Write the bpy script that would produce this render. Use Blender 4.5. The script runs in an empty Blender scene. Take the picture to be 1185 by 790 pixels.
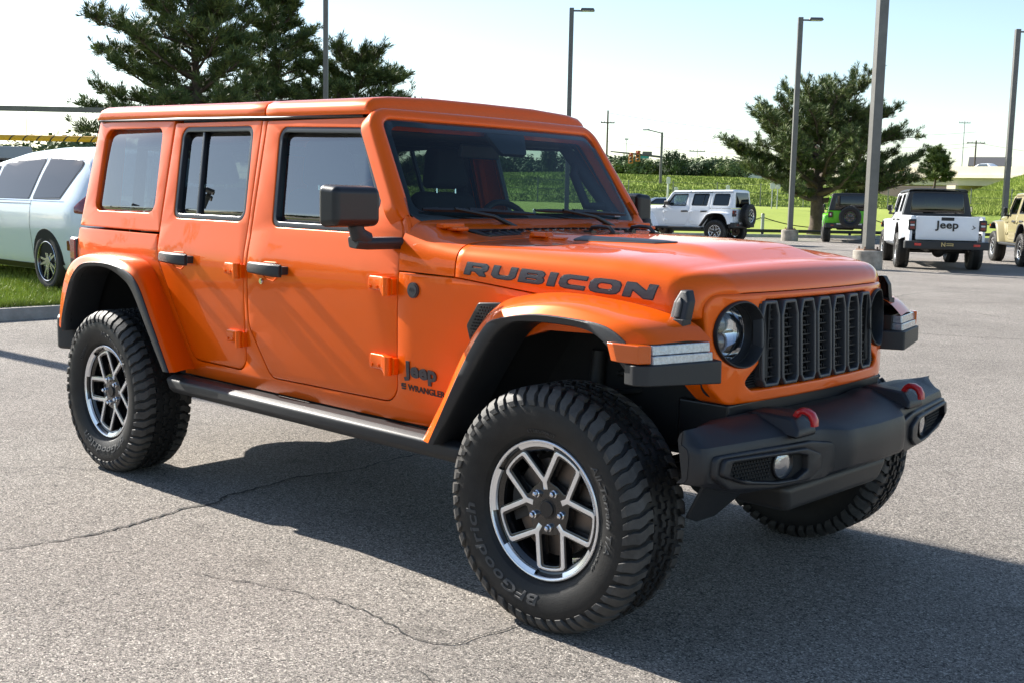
import bpy, bmesh, math, random
from math import sin, cos, pi, sqrt, atan2, radians as rad
from mathutils import Vector, Matrix, noise as mnoise
V = Vector
SC = bpy.context.scene
COL = SC.collection

# ------------------------------------------------------------------ camera, sky, sun, exposure
cd = bpy.data.cameras.new('camera'); cam = bpy.data.objects.new('camera', cd); COL.objects.link(cam)
cd.sensor_width = 36.0; cd.lens = 1320.97 * 36 / 1185
cd.clip_start = 0.05; cd.clip_end = 5000
CAM = V((5.4709, -3.6620, 1.4293))
_yaw, _pit, _rol = 2.33276627, -0.124339204, 0.0208462188
_f = V((cos(_yaw)*cos(_pit), sin(_yaw)*cos(_pit), sin(_pit))); _r = V((sin(_yaw), -cos(_yaw), 0)); _u = _r.cross(_f)
_r2 = cos(_rol)*_r + sin(_rol)*_u; _u2 = -sin(_rol)*_r + cos(_rol)*_u
cam.matrix_world = Matrix(((_r2.x, _u2.x, -_f.x, CAM.x), (_r2.y, _u2.y, -_f.y, CAM.y), (_r2.z, _u2.z, -_f.z, CAM.z), (0, 0, 0, 1)))
SC.camera = cam
SUN_EL, SUN_AZ = rad(31.5), rad(183.8)              # azimuth counted from +x towards +y
w = bpy.data.worlds.new('World'); SC.world = w; w.use_nodes = True
nt = w.node_tree; sky = nt.nodes.new('ShaderNodeTexSky'); sky.sky_type = 'NISHITA'; sky.sun_disc = False
sky.sun_elevation = SUN_EL; sky.sun_rotation = (pi/2 - SUN_AZ) % (2*pi)
sky.air_density = 1.0; sky.dust_density = 0.5; sky.ozone_density = 1.0; sky.altitude = 200
nt.links.new(sky.outputs[0], nt.nodes['Background'].inputs[0]); nt.nodes['Background'].inputs[1].default_value = 0.078
sl = bpy.data.lights.new('sun', 'SUN'); sl.energy = 5.0; sl.angle = rad(0.53); sl.color = (1.0, .95, .87)
so = bpy.data.objects.new('sun', sl); COL.objects.link(so)
sd = V((cos(SUN_AZ)*cos(SUN_EL), sin(SUN_AZ)*cos(SUN_EL), sin(SUN_EL)))
so.rotation_euler = sd.to_track_quat('Z', 'Y').to_euler(); so.location = sd*60
vs = SC.view_settings; vs.view_transform = 'Standard'; vs.look = 'None'; vs.gamma = 1; vs.use_curve_mapping = False
vs.exposure = 1.42
SC.cycles.max_bounces = 8; SC.cycles.diffuse_bounces = 3; SC.cycles.glossy_bounces = 4; SC.cycles.transparent_max_bounces = 14
SC.cycles.transmission_bounces = 4; SC.cycles.use_denoising = True; SC.cycles.caustics_reflective = False; SC.cycles.caustics_refractive = False
SC.cycles.sample_clamp_indirect = 8

# ------------------------------------------------------------------ materials
MT = {}
def mat(name, col, rough=.5, metal=0., coat=0., spec=.5, emit=None, es=1., coat_rough=.03, bump=0., bscale=200., var=0., vscale=4., tr=0.):
    if name in MT: return MT[name]
    m = bpy.data.materials.new(name); m.use_nodes = True; n = m.node_tree.nodes; l = m.node_tree.links; p = n['Principled BSDF']
    p.inputs['Base Color'].default_value = (*col, 1); p.inputs['Roughness'].default_value = rough; p.inputs['Metallic'].default_value = metal
    p.inputs['Coat Weight'].default_value = coat; p.inputs['Coat Roughness'].default_value = coat_rough
    p.inputs['Specular IOR Level'].default_value = spec
    if tr: p.inputs['Transmission Weight'].default_value = tr
    if emit: p.inputs['Emission Color'].default_value = (*emit, 1); p.inputs['Emission Strength'].default_value = es
    if bump or var:
        tc = n.new('ShaderNodeTexCoord')
    if bump:
        t = n.new('ShaderNodeTexNoise'); t.inputs['Scale'].default_value = bscale; t.inputs['Detail'].default_value = 3
        b = n.new('ShaderNodeBump'); b.inputs['Strength'].default_value = bump; b.inputs['Distance'].default_value = .002
        l.new(tc.outputs['Object'], t.inputs['Vector']); l.new(t.outputs[0], b.inputs['Height']); l.new(b.outputs[0], p.inputs['Normal'])
    if var:
        t = n.new('ShaderNodeTexNoise'); t.inputs['Scale'].default_value = vscale; t.inputs['Detail'].default_value = 6; t.inputs['Roughness'].default_value = .65
        r = n.new('ShaderNodeMapRange'); r.inputs[1].default_value = .3; r.inputs[2].default_value = .7; r.inputs[3].default_value = 1-var; r.inputs[4].default_value = 1+var
        x = n.new('ShaderNodeMix'); x.data_type = 'RGBA'; x.blend_type = 'MULTIPLY'; x.inputs[0].default_value = 1; x.inputs[6].default_value = (*col, 1)
        l.new(tc.outputs['Object'], t.inputs['Vector']); l.new(t.outputs[0], r.inputs[0]); l.new(r.outputs[0], x.inputs[7]); l.new(x.outputs[2], p.inputs['Base Color'])
    MT[name] = m; return m
def glass(name, tint, r0=.06, r1=1., rough=0.):
    """thin window glass: tinted see-through plus a mirror layer that grows towards grazing angles"""
    if name in MT: return MT[name]
    m = bpy.data.materials.new(name); m.use_nodes = True; n = m.node_tree.nodes; l = m.node_tree.links
    n.remove(n['Principled BSDF']); out = n['Material Output']
    t = n.new('ShaderNodeBsdfTransparent'); t.inputs[0].default_value = (*tint, 1)
    g = n.new('ShaderNodeBsdfGlossy'); g.inputs['Roughness'].default_value = rough
    lw = n.new('ShaderNodeLayerWeight'); lw.inputs[0].default_value = .5
    pw = n.new('ShaderNodeMath'); pw.operation = 'POWER'; pw.inputs[1].default_value = 4.0
    mr = n.new('ShaderNodeMapRange'); mr.inputs[3].default_value = r0; mr.inputs[4].default_value = r1
    mx = n.new('ShaderNodeMixShader')
    l.new(lw.outputs['Facing'], pw.inputs[0]); l.new(pw.outputs[0], mr.inputs[0]); l.new(mr.outputs[0], mx.inputs[0])
    l.new(t.outputs[0], mx.inputs[1]); l.new(g.outputs[0], mx.inputs[2]); l.new(mx.outputs[0], out.inputs[0])
    MT[name] = m; return m
def paint(name, col, rough=.36, coat=.9, flake=.0):
    if name in MT: return MT[name]
    m = mat(name, col, rough, 0., coat, .10, coat_rough=.015); m.node_tree.nodes['Principled BSDF'].inputs['Coat IOR'].default_value = 1.34; m.node_tree.nodes['Principled BSDF'].inputs['Metallic'].default_value = flake
    n = m.node_tree.nodes; l = m.node_tree.links; p = n['Principled BSDF']; tc = n.new('ShaderNodeTexCoord')
    t = n.new('ShaderNodeTexNoise'); t.inputs['Scale'].default_value = 9; t.inputs['Detail'].default_value = 2      # orange peel and slight panel waviness in the clear coat
    t2 = n.new('ShaderNodeTexNoise'); t2.inputs['Scale'].default_value = 420
    ad = n.new('ShaderNodeMath'); ad.operation = 'MULTIPLY_ADD'; ad.inputs[1].default_value = .012
    b = n.new('ShaderNodeBump'); b.inputs['Strength'].default_value = .03; b.inputs['Distance'].default_value = .02
    l.new(tc.outputs['Object'], t.inputs['Vector']); l.new(tc.outputs['Object'], t2.inputs['Vector']); l.new(t2.outputs[0], ad.inputs[0]); l.new(t.outputs[0], ad.inputs[2])
    l.new(ad.outputs[0], b.inputs['Height']); l.new(b.outputs[0], p.inputs['Coat Normal'])
    return m
M_OR = paint('orange_paint', (.86, .122, .0006), flake=.15)
M_BLK = mat('black_plastic', (.018, .019, .021), .5, bump=.25, bscale=900)
M_BLKS = mat('black_satin', (.012, .012, .013), .35)
M_STEEL = mat('bumper_coating', (.013, .0135, .016), .42, bump=.35, bscale=700)
M_DARK = mat('dark_cavity', (.006, .006, .006), .8)
M_RUB = mat('tyre_rubber', (.016, .0155, .015), .55, spec=.32, bump=.35, bscale=220, var=.3, vscale=14)
M_LUG = mat('sunlit_lug_rubber', (.060, .057, .053), .6, spec=.3, bump=.4, bscale=200, var=.35, vscale=16)  # paler than the carcass: sunlight on the shoulder lugs put into the colour
M_RUBL = mat('tyre_lettering', (.05, .05, .05), .6)
M_MACH = mat('machined_alloy', (.86, .86, .87), .24, .72)
M_GLB = mat('gloss_black', (.008, .008, .009), .14, coat=.6)
M_CHR = mat('chrome', (.75, .75, .77), .08, 1.)
M_ROTOR = mat('brake_rotor', (.16, .13, .11), .4, .8)
M_METAL = mat('underbody_metal', (.03, .03, .03), .55, .3)
M_GREYF = mat('grille_grey', (.06, .063, .07), .38, .3)
M_DECAL = mat('decal_grey', (.052, .055, .062), .42, .2)
M_DECALE = mat('decal_edge', (.012, .010, .012), .5)
M_RED = mat('hook_red', (.50, .010, .012), .35, coat=.4)
M_AMB = mat('amber_lens', (.62, .10, .003), .18, coat=.7)
M_CLR = mat('clear_lens', (.62, .65, .68), .12, coat=1.)
M_TAIL = mat('red_lens', (.20, .006, .008), .12, coat=1.)
M_SEAL = mat('window_rubber', (.010, .010, .011), .32)
M_SEAT = mat('seat_cloth', (.016, .016, .018), .8)
M_TRIM = mat('interior_trim', (.020, .020, .022), .6)
G_SIDE = glass('side_glass', (.10, .13, .13), .2)
G_FRONT = glass('front_side_glass', (.42, .52, .52), .21)
G_PRIV = glass('privacy_glass', (.24, .29, .29), .2)
G_DARK = glass('dark_glass', (.012, .016, .020), .08)
G_WS = glass('windshield_glass', (.62, .74, .74), .03)
G_LENS = glass('lamp_glass', (.92, .94, .95), .06)

# ------------------------------------------------------------------ mesh helpers
def lerp(a, b, t): return a + (b-a)*t
def clamp(x, a=0., b=1.): return max(a, min(b, x))
def sm(x, a, b):
    t = clamp((x-a)/(b-a)); return t*t*(3-2*t)
def table(tb):
    def f(x):
        if x <= tb[0][0]: return tb[0][1]
        for (x0, y0), (x1, y1) in zip(tb, tb[1:]):
            if x <= x1: return lerp(y0, y1, (x-x0)/(x1-x0))
        return tb[-1][1]
    return f
def smooth_table(tb, n=160, k=3):
    f = table(tb); x0, x1 = tb[0][0], tb[-1][0]; ys = [f(lerp(x0, x1, i/n)) for i in range(n+1)]
    for _ in range(k): ys = [ys[0]] + [(ys[i-1]+2*ys[i]+ys[i+1])/4 for i in range(1, n)] + [ys[-1]]
    return table([(lerp(x0, x1, i/n), ys[i]) for i in range(n+1)])
def spl(pts, n, closed=False):
    """Catmull-Rom through pts, resampled to n points evenly by length"""
    P = [V(p) for p in pts]; m = len(P); out = []
    segs = m if closed else m-1
    for i in range(segs):
        if closed: p0, p1, p2, p3 = P[i-1], P[i], P[(i+1) % m], P[(i+2) % m]
        else:
            p1, p2 = P[i], P[i+1]; p0 = P[i-1] if i else p1*2-p2; p3 = P[i+2] if i+2 < m else p2*2-p1
        for k in range(14):
            t = k/14; out.append(.5*((2*p1) + (p2-p0)*t + (2*p0-5*p1+4*p2-p3)*t*t + (3*p1-p0-3*p2+p3)*t**3))
    out.append(P[0] if closed else P[-1])
    L = [0]
    for a, b in zip(out, out[1:]): L.append(L[-1]+(b-a).length)
    res = []; j = 0; N = n if closed else n-1
    for i in range(n):
        s = L[-1]*i/N
        while j < len(L)-2 and L[j+1] < s: j += 1
        d = L[j+1]-L[j]; res.append(out[j].lerp(out[j+1], 0 if d < 1e-9 else clamp((s-L[j])/d)))
    return res
def rp(pts, r=.02, n=5):
    """polygon with rounded corners; a point may carry its own radius"""
    out = []; m = len(pts)
    for i in range(m):
        p = V(pts[i][:2]); a = V(pts[i-1][:2]); b = V(pts[(i+1) % m][:2]); rr = pts[i][2] if len(pts[i]) > 2 else r
        d1 = (a-p); d2 = (b-p); l1, l2 = d1.length, d2.length; d1 /= l1; d2 /= l2
        ang = d1.angle(d2)
        if rr < 1e-5 or ang > 3.10: out.append((p.x, p.y)); continue
        t = min(rr/math.tan(ang/2), l1*.49, l2*.49); rr = t*math.tan(ang/2)
        c = p + (d1+d2).normalized()*(rr/sin(ang/2)); s = p+d1*t; e = p+d2*t
        a0 = atan2(s.y-c.y, s.x-c.x); a1 = atan2(e.y-c.y, e.x-c.x); da = (a1-a0+pi) % (2*pi)-pi
        for k in range(n+1): out.append((c.x+rr*cos(a0+da*k/n), c.y+rr*sin(a0+da*k/n)))
    res = []
    for p in out:
        if not res or abs(p[0]-res[-1][0])+abs(p[1]-res[-1][1]) > 1e-5: res.append(p)
    return res
def area2(p): return sum(a[0]*b[1]-b[0]*a[1] for a, b in zip(p, p[1:]+p[:1]))/2
def offset(poly, d):
    """grow (d>0) or shrink a polygon"""
    s = 1 if area2(poly) > 0 else -1; m = len(poly); out = []
    for i in range(m):
        a, p, b = V(poly[i-1]), V(poly[i]), V(poly[(i+1) % m]); e1 = (p-a).normalized(); e2 = (b-p).normalized()
        n1 = V((e1.y, -e1.x))*s; n2 = V((e2.y, -e2.x))*s; q = n1+n2
        k = q.length_squared; q = q*(2/k) if k > .4 else n1
        out.append((p.x+q.x*d, p.y+q.y*d))
    return out
def NB(): return bmesh.new()
def obj(name, bm, m, parent=None, my=False, angle=38, bevel=0., seg=2, sub=0, clampb=True, props=None):
    if my:
        for v in bm.verts: v.co.y = -v.co.y
        bmesh.ops.reverse_faces(bm, faces=bm.faces[:])
    me = bpy.data.meshes.new(name); bm.to_mesh(me); bm.free()
    for mm in (m if isinstance(m, (list, tuple)) else [m]): me.materials.append(mm)
    if angle:
        me.polygons.foreach_set('use_smooth', [True]*len(me.polygons))
        me.set_sharp_from_angle(angle=rad(angle))
    o = bpy.data.objects.new(name, me); COL.objects.link(o)
    if parent: o.parent = parent
    if bevel:
        b = o.modifiers.new('bevel', 'BEVEL'); b.width = bevel; b.segments = seg; b.limit_method = 'ANGLE'; b.angle_limit = rad(35); b.harden_normals = True; b.use_clamp_overlap = clampb
    if sub:
        s = o.modifiers.new('sub', 'SUBSURF'); s.levels = sub; s.render_levels = sub
    if props:
        for k, v in props.items(): o[k] = v
    return o
def empty(name, loc=(0, 0, 0), rz=0, parent=None, label=None, cat=None, group=None, kind=None):
    o = bpy.data.objects.new(name, None); COL.objects.link(o); o.location = loc; o.rotation_euler = (0, 0, rz); o.empty_display_size = .1
    if parent: o.parent = parent
    tag(o, label, cat, group, kind); return o
def tag(o, label=None, cat=None, group=None, kind=None):
    if label: o['label'] = label
    if cat: o['category'] = cat
    if group: o['group'] = group
    if kind: o['kind'] = kind
    return o
def face(bm, vs, mi=0):
    try:
        f = bm.faces.new(vs); f.material_index = mi; return f
    except ValueError: return None
def box(bm, c, s, rot=None, mi=0, taper=1.):
    c = V(c); vs = []
    for z in (-1, 1):
        for x, y in ((-1, -1), (1, -1), (1, 1), (-1, 1)):
            k = taper if z > 0 else 1.
            p = V((x*s[0]/2*k, y*s[1]/2*k, z*s[2]/2))
            if rot is not None: p = rot @ p
            vs.append(bm.verts.new(c+p))
    for f in ((3, 2, 1, 0), (4, 5, 6, 7), (0, 1, 5, 4), (1, 2, 6, 5), (2, 3, 7, 6), (3, 0, 4, 7)): face(bm, [vs[i] for i in f], mi)
    return vs
def prism(bm, poly, fn, d0, d1, mi=0, caps=True):
    """extrude a 2D polygon between depths d0 and d1; fn(u,v,d) places it"""
    poly = [p[:2] for p in poly]
    a = [bm.verts.new(fn(u, v, d0)) for u, v in poly]; b = [bm.verts.new(fn(u, v, d1)) for u, v in poly]; n = len(a); fs = []
    for i in range(n): fs.append(face(bm, [a[i], a[(i+1) % n], b[(i+1) % n], b[i]], mi))
    if caps: fs.append(face(bm, a[::-1], mi)); fs.append(face(bm, b, mi))
    bmesh.ops.recalc_face_normals(bm, faces=[f for f in fs if f]); return fs
def loft(bm, rows, cu=False, cv=False, caps=False, mi=0):
    """rows of points -> quads; cu closes each row, cv closes the row sequence"""
    vv = [[bm.verts.new(p) for p in r] for r in rows]; n = len(rows[0]); fs = []
    for i in range(len(vv) if cv else len(vv)-1):
        A, B = vv[i], vv[(i+1) % len(vv)]
        for j in range(n if cu else n-1):
            fs.append(face(bm, [A[j], A[(j+1) % n], B[(j+1) % n], B[j]], mi))
    if caps: fs.append(face(bm, vv[0][::-1], mi)); fs.append(face(bm, vv[-1], mi))
    return vv
def fixn(bm): bmesh.ops.recalc_face_normals(bm, faces=bm.faces[:]); return bm
def orient(bm, d):
    """turn an open sheet so that most of it faces direction d"""
    s = sum(f.normal.dot(V(d))*f.calc_area() for f in bm.faces if not f.normal_update())
    if s < 0: bmesh.ops.reverse_faces(bm, faces=bm.faces[:])
    return bm
def tube(bm, path, r, n=8, caps=True, mi=0, closed=False):
    P = [V(p) for p in path]; rows = []; m = len(P); up = None
    for i, p in enumerate(P):
        t = ((P[(i+1) % m]-P[i-1]) if closed else (P[min(i+1, m-1)]-P[max(i-1, 0)])).normalized()
        if up is None: up = V((0, 0, 1)) if abs(t.z) < .9 else V((1, 0, 0))
        a = t.cross(up).normalized(); up = a.cross(t)
        rr = r[i] if isinstance(r, (list, tuple)) else r
        rows.append([p + (a*cos(2*pi*k/n)+up*sin(2*pi*k/n))*rr for k in range(n)])
    loft(bm, rows, cu=True, cv=closed, caps=caps and not closed, mi=mi)
def lathe(bm, prof, n=48, fn=None, mi=0, close=False, a0=0., a1=2*pi):
    """prof of (r, w); axis along y by default"""
    fn = fn or (lambda r, w, a: V((r*cos(a), w, r*sin(a))))
    full = abs(a1-a0-2*pi) < 1e-6; rows = []
    for k in range(n if full else n+1):
        a = a0+(a1-a0)*k/n; rows.append([fn(r, w, a) for r, w in prof])
    loft(bm, rows, cu=close, cv=full, mi=mi)
def cyl(bm, c, r, h, axis='z', n=20, mi=0, r2=None):
    c = V(c); r2 = r if r2 is None else r2
    ax = {'x': (V((0, 1, 0)), V((0, 0, 1)), V((1, 0, 0))), 'y': (V((0, 0, 1)), V((1, 0, 0)), V((0, 1, 0))), 'z': (V((1, 0, 0)), V((0, 1, 0)), V((0, 0, 1)))}[axis]
    rows = [[c+ax[2]*d+(ax[0]*cos(2*pi*k/n)+ax[1]*sin(2*pi*k/n))*q for k in range(n)] for d, q in ((-h/2, r), (h/2, r2))]
    vv = loft(bm, rows, cu=True, mi=mi); face(bm, vv[0][::-1], mi); face(bm, vv[1], mi)
def sheet(outline, holes, fn, r=.004, thick=.02, cu=(), cv=(), seg=3, bm=None, mi=0, flip=None):
    """Pressed panel: 2D outline with holes, rounded rim of radius r and a return of depth thick. fn(u,v,depth) places it."""
    b2 = bmesh.new(); loops = [offset(outline, -r)] + [offset(h, r) for h in holes]
    for lp in loops:
        vs = [b2.verts.new((p[0], p[1], 0)) for p in lp]
        for i in range(len(vs)): b2.edges.new((vs[i], vs[(i+1) % len(vs)]))
    bmesh.ops.triangle_fill(b2, use_beauty=True, use_dissolve=False, edges=b2.edges[:], normal=(0, 0, 1))
    for c in cu: bmesh.ops.bisect_plane(b2, geom=b2.verts[:]+b2.edges[:]+b2.faces[:], dist=1e-4, plane_co=(c, 0, 0), plane_no=(1, 0, 0))
    for c in cv: bmesh.ops.bisect_plane(b2, geom=b2.verts[:]+b2.edges[:]+b2.faces[:], dist=1e-4, plane_co=(0, c, 0), plane_no=(0, 1, 0))
    bmesh.ops.remove_doubles(b2, verts=b2.verts[:], dist=2e-4)
    b2.normal_update()
    for f in b2.faces:
        if f.normal.z < 0: f.normal_flip()
    bm = bm or bmesh.new(); mp = {v: bm.verts.new(fn(v.co.x, v.co.y, 0)) for v in b2.verts}; fs = []
    for f in b2.faces:
        q = face(bm, [mp[v] for v in f.verts], mi)
        if q: fs.append(q)
    nrm = {}; edges = []
    for e in b2.edges:
        if len(e.link_faces) == 1:
            lo = e.link_loops[0]; a = lo.vert; b = lo.link_loop_next.vert; d = (b.co-a.co).normalized(); n = V((d.y, -d.x, 0))
            edges.append((a, b))
            for v in (a, b): nrm.setdefault(v, []).append(n)
    off = {}
    for v, ns in nrm.items():
        q = sum(ns, V((0, 0, 0))); k = q.length_squared
        off[v] = q*(2/k) if len(ns) > 1 and k > .5 else ns[0]
    prev = mp
    steps = [(r*sin(pi/2*k/seg), r*(1-cos(pi/2*k/seg))) for k in range(1, seg+1)] + [(r, max(thick, r+.001))]
    for o_, d_ in steps:
        cur = {v: bm.verts.new(fn(v.co.x+off[v].x*o_, v.co.y+off[v].y*o_, d_)) for v in off}
        for a, b in edges: 
            q = face(bm, [prev[b], prev[a], cur[a], cur[b]], mi)
            if q: fs.append(q)
        prev = cur
    b2.free()
    if flip is None:      # depth grows inward: cap must face against it
        p0, p1 = fn(outline[0][0], outline[0][1], 0), fn(outline[0][0], outline[0][1], .01); d = p1-p0; s = 0
        for f in fs[:200]: f.normal_update(); s += 0
        s = sum(f.normal.dot(d)*f.calc_area() for f in fs[:len(fs)] if not f.normal_update())
        flip = s > 0
    if flip: bmesh.ops.reverse_faces(bm, faces=fs)
    return bm
def text_bm(s, size, depth, fn, offs=0., spacing=1., shear=0., align='CENTER', res=3):
    """letters as mesh, placed by fn(u,v,d)"""
    c = bpy.data.curves.new('lettering', 'FONT'); c.body = s; c.size = size; c.extrude = depth/2; c.offset = offs; c.space_character = spacing; c.shear = shear
    c.align_x = align; c.align_y = 'CENTER'; c.resolution_u = res
    o = bpy.data.objects.new('lettering', c); COL.objects.link(o); dg = bpy.context.evaluated_depsgraph_get()
    me = bpy.data.meshes.new_from_object(o.evaluated_get(dg)); bpy.data.objects.remove(o); bpy.data.curves.remove(c)
    bm = bmesh.new(); bm.from_mesh(me); bpy.data.meshes.remove(me)
    bmesh.ops.remove_doubles(bm, verts=bm.verts[:], dist=1e-6)
    for v in bm.verts: v.co = fn(v.co.x, v.co.y, v.co.z)
    return fixn(bm)
def children(o): return [c for c in COL.objects if c.parent == o]
# ------------------------------------------------------------------ the off-roader: surfaces it is cut from
SIDE = smooth_table([(.50, .755), (.56, .765), (.64, .776), (.80, .787), (.98, .794), (1.10, .796), (1.15, .792), (1.20, .782), (1.26, .769), (1.32, .757), (1.80, .655)], 200, 3)
def YS(x, z):
    y = SIDE(z)
    if x > 2.0: t = (x-2.0)/1.42; y -= .115*t**1.35
    if x < -.35: y -= .25*(x+.35)**2
    return y
def fside(x, z, d): return V((x, -(YS(x, z)-d), z))
CVS = [.60, .66, .74, .82, .90, .98, 1.04, 1.08, 1.11, 1.135, 1.16, 1.185, 1.21, 1.24, 1.28, 1.33, 1.45, 1.6, 1.7]
CUS = [-.4, -.2, .1, .5, .8, 1.3, 1.6, 1.9, 2.2, 2.4, 2.6]
FDOOR = rp([(1.066, 1.752, .012), (1.088, 1.25, .3), (1.089, .84, .13), (1.245, .622, .07), (2.098, .628, .075), (2.116, 1.14, .3), (2.106, 1.305, .05), (1.775, 1.745, .012)], n=5)
RDOOR = rp([(.270, 1.766, .012), (.293, 1.24, .2), (.299, 1.115, .12), (.60, .632, .10), (1.052, .628, .075), (1.056, 1.0, .3), (1.052, 1.3, .3), (1.024, 1.755, .012)], n=5)
FWIN = rp([(1.168, 1.722, .045), (1.757, 1.703, .05), (1.962, 1.392, .05), (1.842, 1.280, .03), (1.236, 1.284, .05)], n=6)
RWIN = rp([(.338, 1.743, .05), (.962, 1.732, .05), (1.020, 1.298, .05), (.400, 1.300, .05)], n=6)
QWIN = rp([(-.452, 1.750, .06), (.150, 1.744, .05), (.205, 1.320, .05), (-.425, 1.320, .06)], n=6)
QUART = rp([(-.585, 1.235, .01), (.286, 1.228, .01), (.256, 1.788, .01), (-.555, 1.800, .02)], n=3)
def zcrown(x): return HC(x)
HC = smooth_table([(2.05, 1.350), (2.12, 1.334), (2.17, 1.314), (2.25, 1.289), (2.36, 1.271), (2.45, 1.262), (2.9, 1.252), (3.1, 1.245), (3.22, 1.234), (3.30, 1.221), (3.40, 1.194)], 200, 2)
HB = table([(2.05, 1.148), (2.12, 1.146), (2.42, 1.139), (3.35, 1.056), (3.45, 1.05)])
def hood_pt(x, t):
    """t runs 0 (centre line) .. 1 (lower edge of the right-hand side wall)"""
    zb = HB(x); he = YS(x, 1.10)-.001; zc = zcrown(x)
    k = 1-sm(x, 2.13, 2.44); h2 = YS(x, zc)-.004
    P0, P1, P2, P3 = V((he, zb)), V((lerp(he-.002, he, k), zb+(zc-zb)*lerp(.95, .75, k))), V((lerp(he-.035, h2+.004, k), zc-lerp(.004, .0, k))), V((he-lerp(.20, .15, k), zc+.004))
    if t > .5:
        q = (1-t)/.5; b = (1-q)**3*P0+3*(1-q)**2*q*P1+3*(1-q)*q*q*P2+q**3*P3; return V((x, -b.x, b.y))
    y = (he-lerp(.20, .15, k))*(t/.5); z = zc+.004+.012*(1-(t/.5)**2)
    z += .025*(1-sm(y, .27, .37))*(1-sm(x, 3.14, 3.34))*sm(x, 2.30, 2.44)
    return V((x, -y, z))
def xg(y, z): return 3.494-.06*(z-.97)-.12*y*y-.25*max(0, abs(y)-.48)
def fgr(y, z, d): return V((xg(y, z)-d, y, z))
def hood_front(t):
    if t < .5: y = .44*t/.5; z = 1.139
    else:
        a = (t-.5)/.5; y = .44+.168*sin(a*pi/2); z = 1.139-.069*(1-cos(a*pi/2))-.004*a
    return V((xg(y, z)-.012, -y, z))
def hood_rows(x0, x1, nx, front=False, nt=44):
    ts = [i/nt for i in range(nt+1)]; rows = []
    for i in range(nx+1):
        x = lerp(x0, x1, i/nx); h = [hood_pt(x, t) for t in ts]
        rows.append([V((p.x, -p.y, p.z)) for p in h[:0:-1]]+h)
    if front:
        base = [hood_pt(x1, t) for t in ts]; pre = [hood_pt(x1-.01, t) for t in ts]
        for k in range(1, 13):
            a = k/12*pi/2; r = []
            for i, t in enumerate(ts):
                b = base[i]; f = hood_front(t); r.append(V((b.x+(f.x-b.x)*sin(a), lerp(b.y, f.y, 1-cos(a)) if t < .5 else lerp(b.y, f.y, k/12), b.z+(f.z-b.z)*(1-cos(a)))))
            rows.append([V((p.x, -p.y, p.z)) for p in r[:0:-1]]+r)
        lip = rows[-1]; rows.append([V((p.x-.016, p.y*.995, p.z-.002)) for p in lip])
    return rows
BX, BZ = 2.178, 1.300; WT = V((-.5567, .8308)); WN = V((.8308, .5567))
def fws(y, s, d): return V((BX+WT.x*s-WN.x*d-.035*(y/.7)**2, y, BZ+WT.y*s-WN.y*d))

def section(P0, P1, P2, bulge=.006):
    """three rails -> rounded flare section"""
    up = V((0, 0, 1)); a = P0.lerp(P1, .45)+up*bulge; b = P0.lerp(P1, .82)+up*bulge*.5; c = P1.lerp(P2, .28); o = [P0, a, b]
    for k in range(1, 6):
        t = k/6; o.append(b*(1-t)**2+P1*2*t*(1-t)+c*t*t)
    return o+[c, P1.lerp(P2, .65), P2]
R3 = lambda pts, y: [V((x, y, z)) for x, z in pts]

def build_wheel(parent, loc, spin=0., steer=0., left=False, tyre=None):
    """rim face towards -y; wheels on the other side are turned about z"""
    wv = empty('wheel', loc, 0, parent); wv.rotation_euler = (0, spin, (pi if left else 0)+steer)
    return wv

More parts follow.
